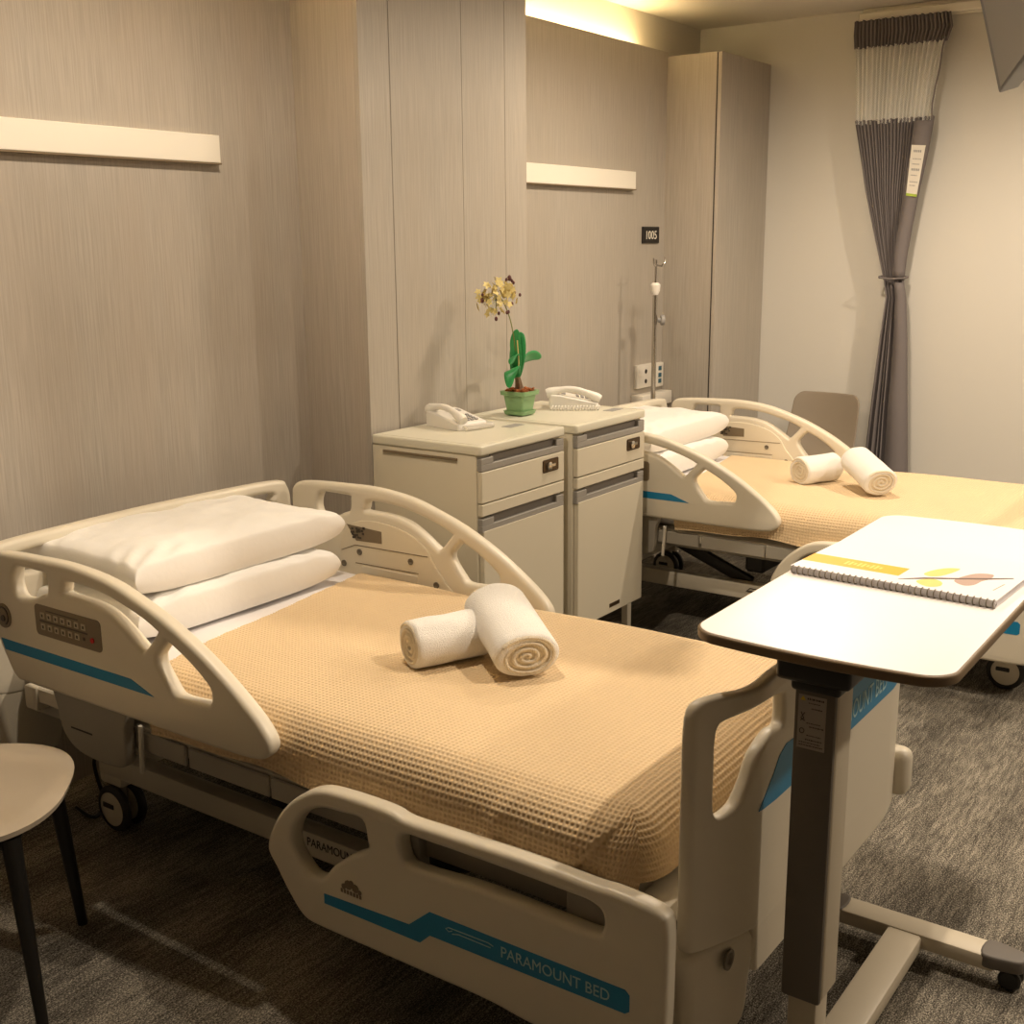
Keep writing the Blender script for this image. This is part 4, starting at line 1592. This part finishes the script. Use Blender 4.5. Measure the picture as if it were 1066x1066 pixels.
orr = bow(dens(roundrect(TX0, TD0, TX1, TD1, 0.045, 8), 0.03))
irr = bow(dens(roundrect(TX0 + .004, TD0 + .004, TX1 - .004, TD1 - .004, 0.042, 8), 0.03))
obj('table_edging', plate([orr], 0.017, 0.004, lambda u, v, w: W(u, v, TZ - 0.009 + w)), M['edge'], ot)
obj('table_top', plate([irr], 0.004, 0.0015, lambda u, v, w: W(u, v, TZ - 0.0015 + w)), M['table'], ot)
CX0, CX1, CD0, CD1 = 0.577, 0.655, 2.305, 2.372
cs = obj('column_sleeve', box(CX0 + 0.006, CX1, CD0 - 0.001, CD1 + 0.002, 0.265, 0.835, 0.008, 3), M['col_lt'], ot)
obj('column_cover', box(CX0, CX0 + 0.012, CD0, CD1, 0.262, 0.822, 0.005, 2), M['col_dk'], ot)
obj('inner_column', box(CX0 + 0.012, CX1 - 0.010, CD0 + 0.008, CD1 - 0.008, 0.055, 0.30, 0.006, 2), M['col_lt'], ot)
obj('mounting_head', join(box(0.562, 0.70, 2.276, 2.397, 0.818, 0.872, 0.010, 3), box(0.575, 0.665, 2.297, 2.378, 0.800, 0.826, 0.008, 3), box(0.56, 1.0, 2.27, 2.405, 0.862, 0.874, 0.003, 1)), M['black'], ot)
lb = obj('instruction_label', box(CX0 - 0.0008, CX0 + 0.001, 2.3125, 2.3575, 0.708, 0.797), M['sticker'], ot)
b = NB()
xq = CX0 - 0.0010
rnd = random.Random(9)


def lq(d0, d1, z0, z1):
    add_box(b, xq - 0.0003, xq, d0, d1, z0, z1)


for (zr, d0, d1, h) in ((.790, .327, .352, .003), (.784, .329, .345, .0015), (.775, .334, .350, .002), (.7505, .327, .350, .0015), (.7445, .332, .353, .002), (.730, .328, .351, .0015), (.7225, .326, .352, .002), (.7175, .316, .350, .0014), (.7130, .316, .354, .0016)):
    d = 2 + d0
    while d < 2 + d1:
        w_ = rnd.uniform(.001, .0035)
        lq(d, d + w_, zr, zr + h)
        d += w_ + .001
add_tube(b, [W(xq, 2.3175, .768), W(xq, 2.3225, .758), W(xq, 2.317, .754)], .0008, 5)
add_tube(b, [W(xq, 2.3235, .768), W(xq, 2.3175, .758), W(xq, 2.324, .754)], .0008, 5)
add_tube(b, [W(xq, 2.320 + .0038 * math.cos(a), .737 + .0042 * math.sin(a)) for a in [2 * PI * k / 10 for k in range(11)]], .0007, 5)
obj('label_print', finish(b), M['ink'], lb)
b = NB()
b.faces.new([b.verts.new(W(xq - .0002, d, z)) for d, z in ((2.3155, .788), (2.3245, .788), (2.320, .7955))])
obj('warning_triangle', b, M['yellow'], lb)
# H base
obj('base_beam', box(0.590, 1.215, 2.300, 2.372, 0.030, 0.066, 0.006, 2), M['col_lt'], ot)
obj('cross_bar', box(1.188, 1.252, 2.175, 2.515, 0.036, 0.070, 0.006, 2), M['col_lt'], ot)
obj('cross_bar', box(0.560, 0.624, 2.185, 2.495, 0.036, 0.066, 0.006, 2), M['col_lt'], ot)
for x, da, s in ((1.220, 2.50, 1), (1.220, 2.19, -1), (0.592, 2.49, 1), (0.592, 2.19, -1)):
    b = plate([crom([(x - .030, da - s * .01), (x - .030, da + s * .035), (x - .018, da + s * .068), (x + .018, da + s * .068), (x + .030, da + s * .035), (x + .030, da - s * .01)], 4)], 0.030, 0.006, lambda u, v, w: W(u, v, 0.058 + w))
    fc_ = obj('end_cap', b, M['grey_d'], ot)
    b = NB()
    for off in (-.013, .013):
        add_lathe(b, W(x + off - .008, da + s * .045, .0225), Vector((1, 0, 0)), [(0, 0), (.018, 0), (.0225, .004), (.0225, .012), (.018, .016), (0, .016)], 20)
    add_cyl(b, W(x, da + s * .045, .0225), W(x, da + s * .045, .05), .007, n=10)
    obj('castor', finish(b), M['black'], ot)

# ------------------------------------------------------------------ booklet on the table
BK = thing('spiral_booklet', 'thick white spiral-bound booklet with an orange band on overbed table', 'booklet', W(1.03, 2.35, TZ + 0.002))
z0 = TZ + 0.0022
bo = Vector(W(0.893, 2.163, 0)); be = Vector(W(0.872, 2.527, 0))
bu = (be - bo).normalized()
bv = Vector((-bu.y, bu.x, 0))
if bv.x < 0:
    bv = -bv
BL, BW = (be - bo).length, 0.27


def BF(u, v, w):
    return Vector((bo.x, bo.y, 0)) + bu * (u * BL) + bv * (v * BW) + Vector((0, 0, z0 + w))


def bplate(u0, u1, v0, v1, w0, w1):
    bm = bmesh.new()
    c = (BF(u0, v0, w0) + BF(u1, v1, w1)) / 2
    return finish(add_obox(bm, c, bu, bv, Vector((0, 0, 1)), (u1 - u0) * BL / 2, (v1 - v0) * BW / 2, (w1 - w0) / 2))


b = NB()
for k in range(7):
    q = bplate(0.004 + .002 * (k % 2), .996 - .002 * (k % 3), .012 + .001 * (k % 2), 1.0 - .002 * (k % 3), k * .0017, k * .0017 + .0013)
    b = join(b, q)
obj('pages', b, M['paper'], BK)
cv = obj('cover', bplate(0, 1, .008, 1.003, .0121, .0127), M['paper'], BK)
b = NB()
K = 34
for k in range(K):
    u = .012 + .976 * k / (K - 1)
    c = BF(u, 0.0, .0064)
    add_tube(b, [c + bv * (math.cos(a) * .0085 + .003) + Vector((0, 0, math.sin(a) * .0070)) + bu * (.0012 * a / PI) for a in [2 * PI * j / 12 for j in range(13)]], .0011, 6)
obj('spiral_binding', finish(b), M['screw'], BK)
zt = .0129


def flatpoly(pts, name, m, par, z=zt):
    bm = bmesh.new()
    bm.faces.new([bm.verts.new(BF(u, v, z)) for u, v in pts])
    bmesh.ops.recalc_face_normals(bm, faces=bm.faces[:])
    for f_ in bm.faces:
        if f_.normal.z < 0:
            f_.normal_flip()
    return obj(name, bm, m, par)


flatpoly([(.0, .19), (.50, .19), (.50, .40), (.0, .40)], 'orange_band', M['orange'], cv)
b = NB()
rnd = random.Random(2)
for k in range(9):
    u = .20 + k * .022
    q = [BF(u, .25, zt + .0002), BF(u + .013, .25, zt + .0002), BF(u + .013, .34, zt + .0002), BF(u, .34, zt + .0002)]
    if k in (2, 5, 8):
        q = [BF(u, .27, zt + .0002), BF(u + .013, .27, zt + .0002), BF(u + .013, .32, zt + .0002), BF(u, .32, zt + .0002)]
    b.faces.new([b.verts.new(p) for p in q])
obj('band_lettering', b, M['orange_l'], cv)
flatpoly(crom([(.585, .34), (.60, .46), (.64, .56), (.69, .60), (.70, .56), (.685, .44), (.66, .34), (.62, .30)], 4), 'leaf_print', M['leafprint'], cv)
flatpoly(crom([(.60, .14), (.64, .25), (.70, .22), (.72, .12), (.67, .06)], 4), 'leaf_print', M['leafprint'], cv)
flatpoly(crom([(.74, .30), (.76, .46), (.80, .56), (.86, .58), (.87, .48), (.85, .38), (.84, .27), (.80, .22)], 4), 'feather_print', M['feather'], cv)
flatpoly([(.52, .11), (.62, .22), (.74, .33), (.86, .44), (.96, .56), (.955, .575), (.85, .47), (.73, .355), (.61, .25), (.52, .12)], 'quill_print', M['quill'], cv, zt + .0003)
flatpoly([(.935, .22), (.942, .22), (.955, .40), (.948, .40)], 'title_print', M['sticker'], cv)


# ------------------------------------------------------------------ chairs
def shell_chair(c, face, seat_z, mat_, leg_m, label, back_h=0.36, sw=0.42, splay=1.0, back_w=0.40):
    """moulded shell chair. c = floor centre, face = unit vector towards the front"""
    t = thing('chair', label, 'chair', c, None)
    f = face.normalized()
    s = Vector((-f.y, f.x, 0))

    def F(u, v, w):  # u sideways, v to the front
        return c + s * u + f * v + Vector((0, 0, w))
    # seat: dished superellipse
    bm = bmesh.new()
    n, m_ = 48, 10
    rings = []
    for top in (1, 0):
        rg = []
        for i in range(m_ + 1):
            k = i / m_
            row = []
            for j in range(n):
                a = 2 * PI * j / n
                ca, sa = math.cos(a), math.sin(a)
                ex_ = 2 / 2.6
                u = math.copysign(abs(ca) ** ex_, ca) * sw / 2 * k
                v = math.copysign(abs(sa) ** ex_, sa) * sw / 2 * k
                z = seat_z - 0.022 * (1 - k * k) + (0.0 if k < .92 else -(k - .92) * .09)
                if not top:
                    z -= 0.012 + 0.016 * (1 - k)
                    u *= .985; v *= .985
                row.append(bm.verts.new(F(u, v, z)) if k > 0 else None)
            if k == 0:
                cv_ = bm.verts.new(F(0, 0, seat_z - 0.022 - (0 if top else .028)))
                row = [cv_] * n
            rg.append(row)
        rings.append(rg)
        for i in range(m_):
            for j in range(n):
                q = [rg[i][j], rg[i][(j + 1) % n], rg[i + 1][(j + 1) % n], rg[i + 1][j]]
                q = list(dict.fromkeys(q))
                bm.faces.new(q)
    for j in range(n):
        bm.faces.new((rings[0][m_][j], rings[0][m_][(j + 1) % n], rings[1][m_][(j + 1) % n], rings[1][m_][j]))
    obj('seat', finish(bm), mat_, t, 60)
    # backrest: curved plate rising from the rear of the seat
    o2 = roundrect(-back_w / 2, 0, back_w / 2, back_h, 0.05, 6)
    bm = plate([dens([(u * (1 - .10 * (v / back_h)), v) for u, v in o2], 0.02)], 0.014, 0.005, lambda u, v, w: Vector((u, v, w)))
    for k in range(1, 12):
        for pc, pn in (((-.24 + k * .04, 0, 0), (1, 0, 0)), ((0, k * .035, 0), (0, 1, 0))):
            bmesh.ops.bisect_plane(bm, geom=bm.verts[:] + bm.edges[:] + bm.faces[:], plane_co=pc, plane_no=pn, dist=1e-6)
    for v in bm.verts:
        u, h, w = v.co
        lean = 0.05 + 0.22 * h - 0.10 * math.exp(-h / 0.05)
        v.co = F(u, -sw / 2 + 0.045 - lean + 1.1 * u * u + w, seat_z - 0.012 + h)
    obj('backrest', finish(bm), mat_, t, 60)
    for a in (-1, 1):
        for e_ in (-1, 1):
            b = NB()
            add_tube(b, [F(a * sw * .34, e_ * sw * .34, seat_z - .03), F(a * sw * .455 * splay, e_ * sw * .455 * splay, 0.0)], [.019, .011], 14)
            obj('leg', finish(b), leg_m, t)
    b = NB()
    for (p, q) in (((-.34, .34), (.34, .34)), ((-.34, -.34), (.34, -.34)), ((-.34, -.34), (-.34, .34)), ((.34, -.34), (.34, .34))):
        add_tube(b, [F(sw * p[0], sw * p[1], seat_z - .045), F(sw * q[0], sw * q[1], seat_z - .045)], .011, 10)
    obj('under_frame', finish(b), leg_m, t)
    return t


shell_chair(W(0.012, 0.775, 0), Vector((0.70, -0.72, 0)), 0.434, M['chair_w'], M['black'], 'cream shell chair on black legs at the left edge beside the near bed', sw=0.475, splay=0.885)
shell_chair(W(4.20, 0.89, 0), Vector((-1, 0.06, 0)), 0.445, M['chair'], M['black'], 'taupe shell chair behind the far bed by the curtain', back_h=0.325, sw=0.43, back_w=0.37)

# cable on the carpet behind the near bed
b = NB()
pts = crom([tuple(W(*p)) for p in ((0.60, 0.30, .012), (0.60, 0.38, .008), (0.69, 0.33, .007), (0.80, 0.33, .012), (0.72, 0.37, .02), (0.63, 0.40, .05), (0.60, 0.40, .16), (0.60, 0.42, .20))], 8, False)
add_tube(b, [Vector(p) for p in pts], .005, 8)
tag(obj('power_cable', finish(b), M['black']), 'black cable looping on the carpet by the near bed wheel', 'cable')

# ------------------------------------------------------------------ lamps of the room and one added fill light
WARM = (1.0, 0.835, 0.645)


def downlight(x, d, power, spread=120, blend=0.6, label='', rad=0.045, aim=(0, 0)):
    t = thing('ceiling_downlight', label, 'ceiling light', W(x, d, ZC - 0.006), 'recessed ceiling downlights')
    b = NB(); add_lathe(b, W(x, d, ZC), Vector((0, 0, -1)), [(0.045, -0.0), (0.045, 0.002), (0.055, 0.006), (0.062, 0.0)], 28)
    obj('trim_ring', finish(b), M['white'], t)
    b = NB(); add_lathe(b, W(x, d, ZC - 0.0008), Vector((0, 0, -1)), [(0, 0), (0.044, 0)], 24)
    obj('lens', finish(b), M['bulb'], t)
    ld_ = bpy.data.lights.new('downlight', 'SPOT')
    ld_.energy = power
    ld_.color = WARM
    ld_.spot_size = R(spread)
    ld_.spot_blend = blend
    ld_.shadow_soft_size = rad
    lo = bpy.data.objects.new('downlight_source', ld_)
    link(lo)
    lo.location = W(x, d, ZC - 0.05)
    lo.rotation_euler = (R(aim[0]), R(aim[1]), 0)
    return t


downlight(1.20, 2.84, 112, 176, 0.6, 'recessed downlight in the ceiling over the foot of the near bed', rad=0.02)
downlight(0.75, 1.25, 74, 176, 0.6, 'recessed downlight in the ceiling over the near bed')
downlight(3.05, 1.30, 102, 176, 0.6, 'recessed downlight in the ceiling over the far bed', rad=0.09)
downlight(3.60, 2.84, 115, 176, 0.6, 'recessed downlight in the ceiling past the foot of the far bed')
downlight(2.40, 4.30, 135, 176, 0.6, 'added fill light in the ceiling opposite the bedside cabinets', rad=0.06)  # fill lamp added to brighten the footboard and table column fronts

wd = bpy.data.worlds.new('World')
SC.world = wd
wd.use_nodes = True
wd.node_tree.nodes['Background'].inputs['Color'].default_value = (1, 0.85, 0.7, 1)
wd.node_tree.nodes['Background'].inputs['Strength'].default_value = 0.05

# ------------------------------------------------------------------ camera
cd_ = bpy.data.cameras.new('camera')
cam = bpy.data.objects.new('camera', cd_)
link(cam)
rt = Vector((0.57668522, -0.81692729, -0.00799699))
up = Vector((0.18772068, 0.12297634, 0.9744936))
fw = Vector((0.79510698, 0.56347726, -0.22427278))
mtx = Matrix((rt, up, -fw)).transposed().to_4x4()
mtx.translation = Vector((-1.08830801, -2.94482193, 1.48853019))
cam.matrix_world = mtx
cd_.sensor_width = 36
cd_.lens = 1221.23 / 1066 * 36
cd_.clip_start = 0.02
SC.camera = cam

SC.view_settings.view_transform = 'Standard'
SC.view_settings.look = 'None'
SC.view_settings.gamma = 1
SC.view_settings.use_curve_mapping = False
SC.view_settings.exposure = -0.12
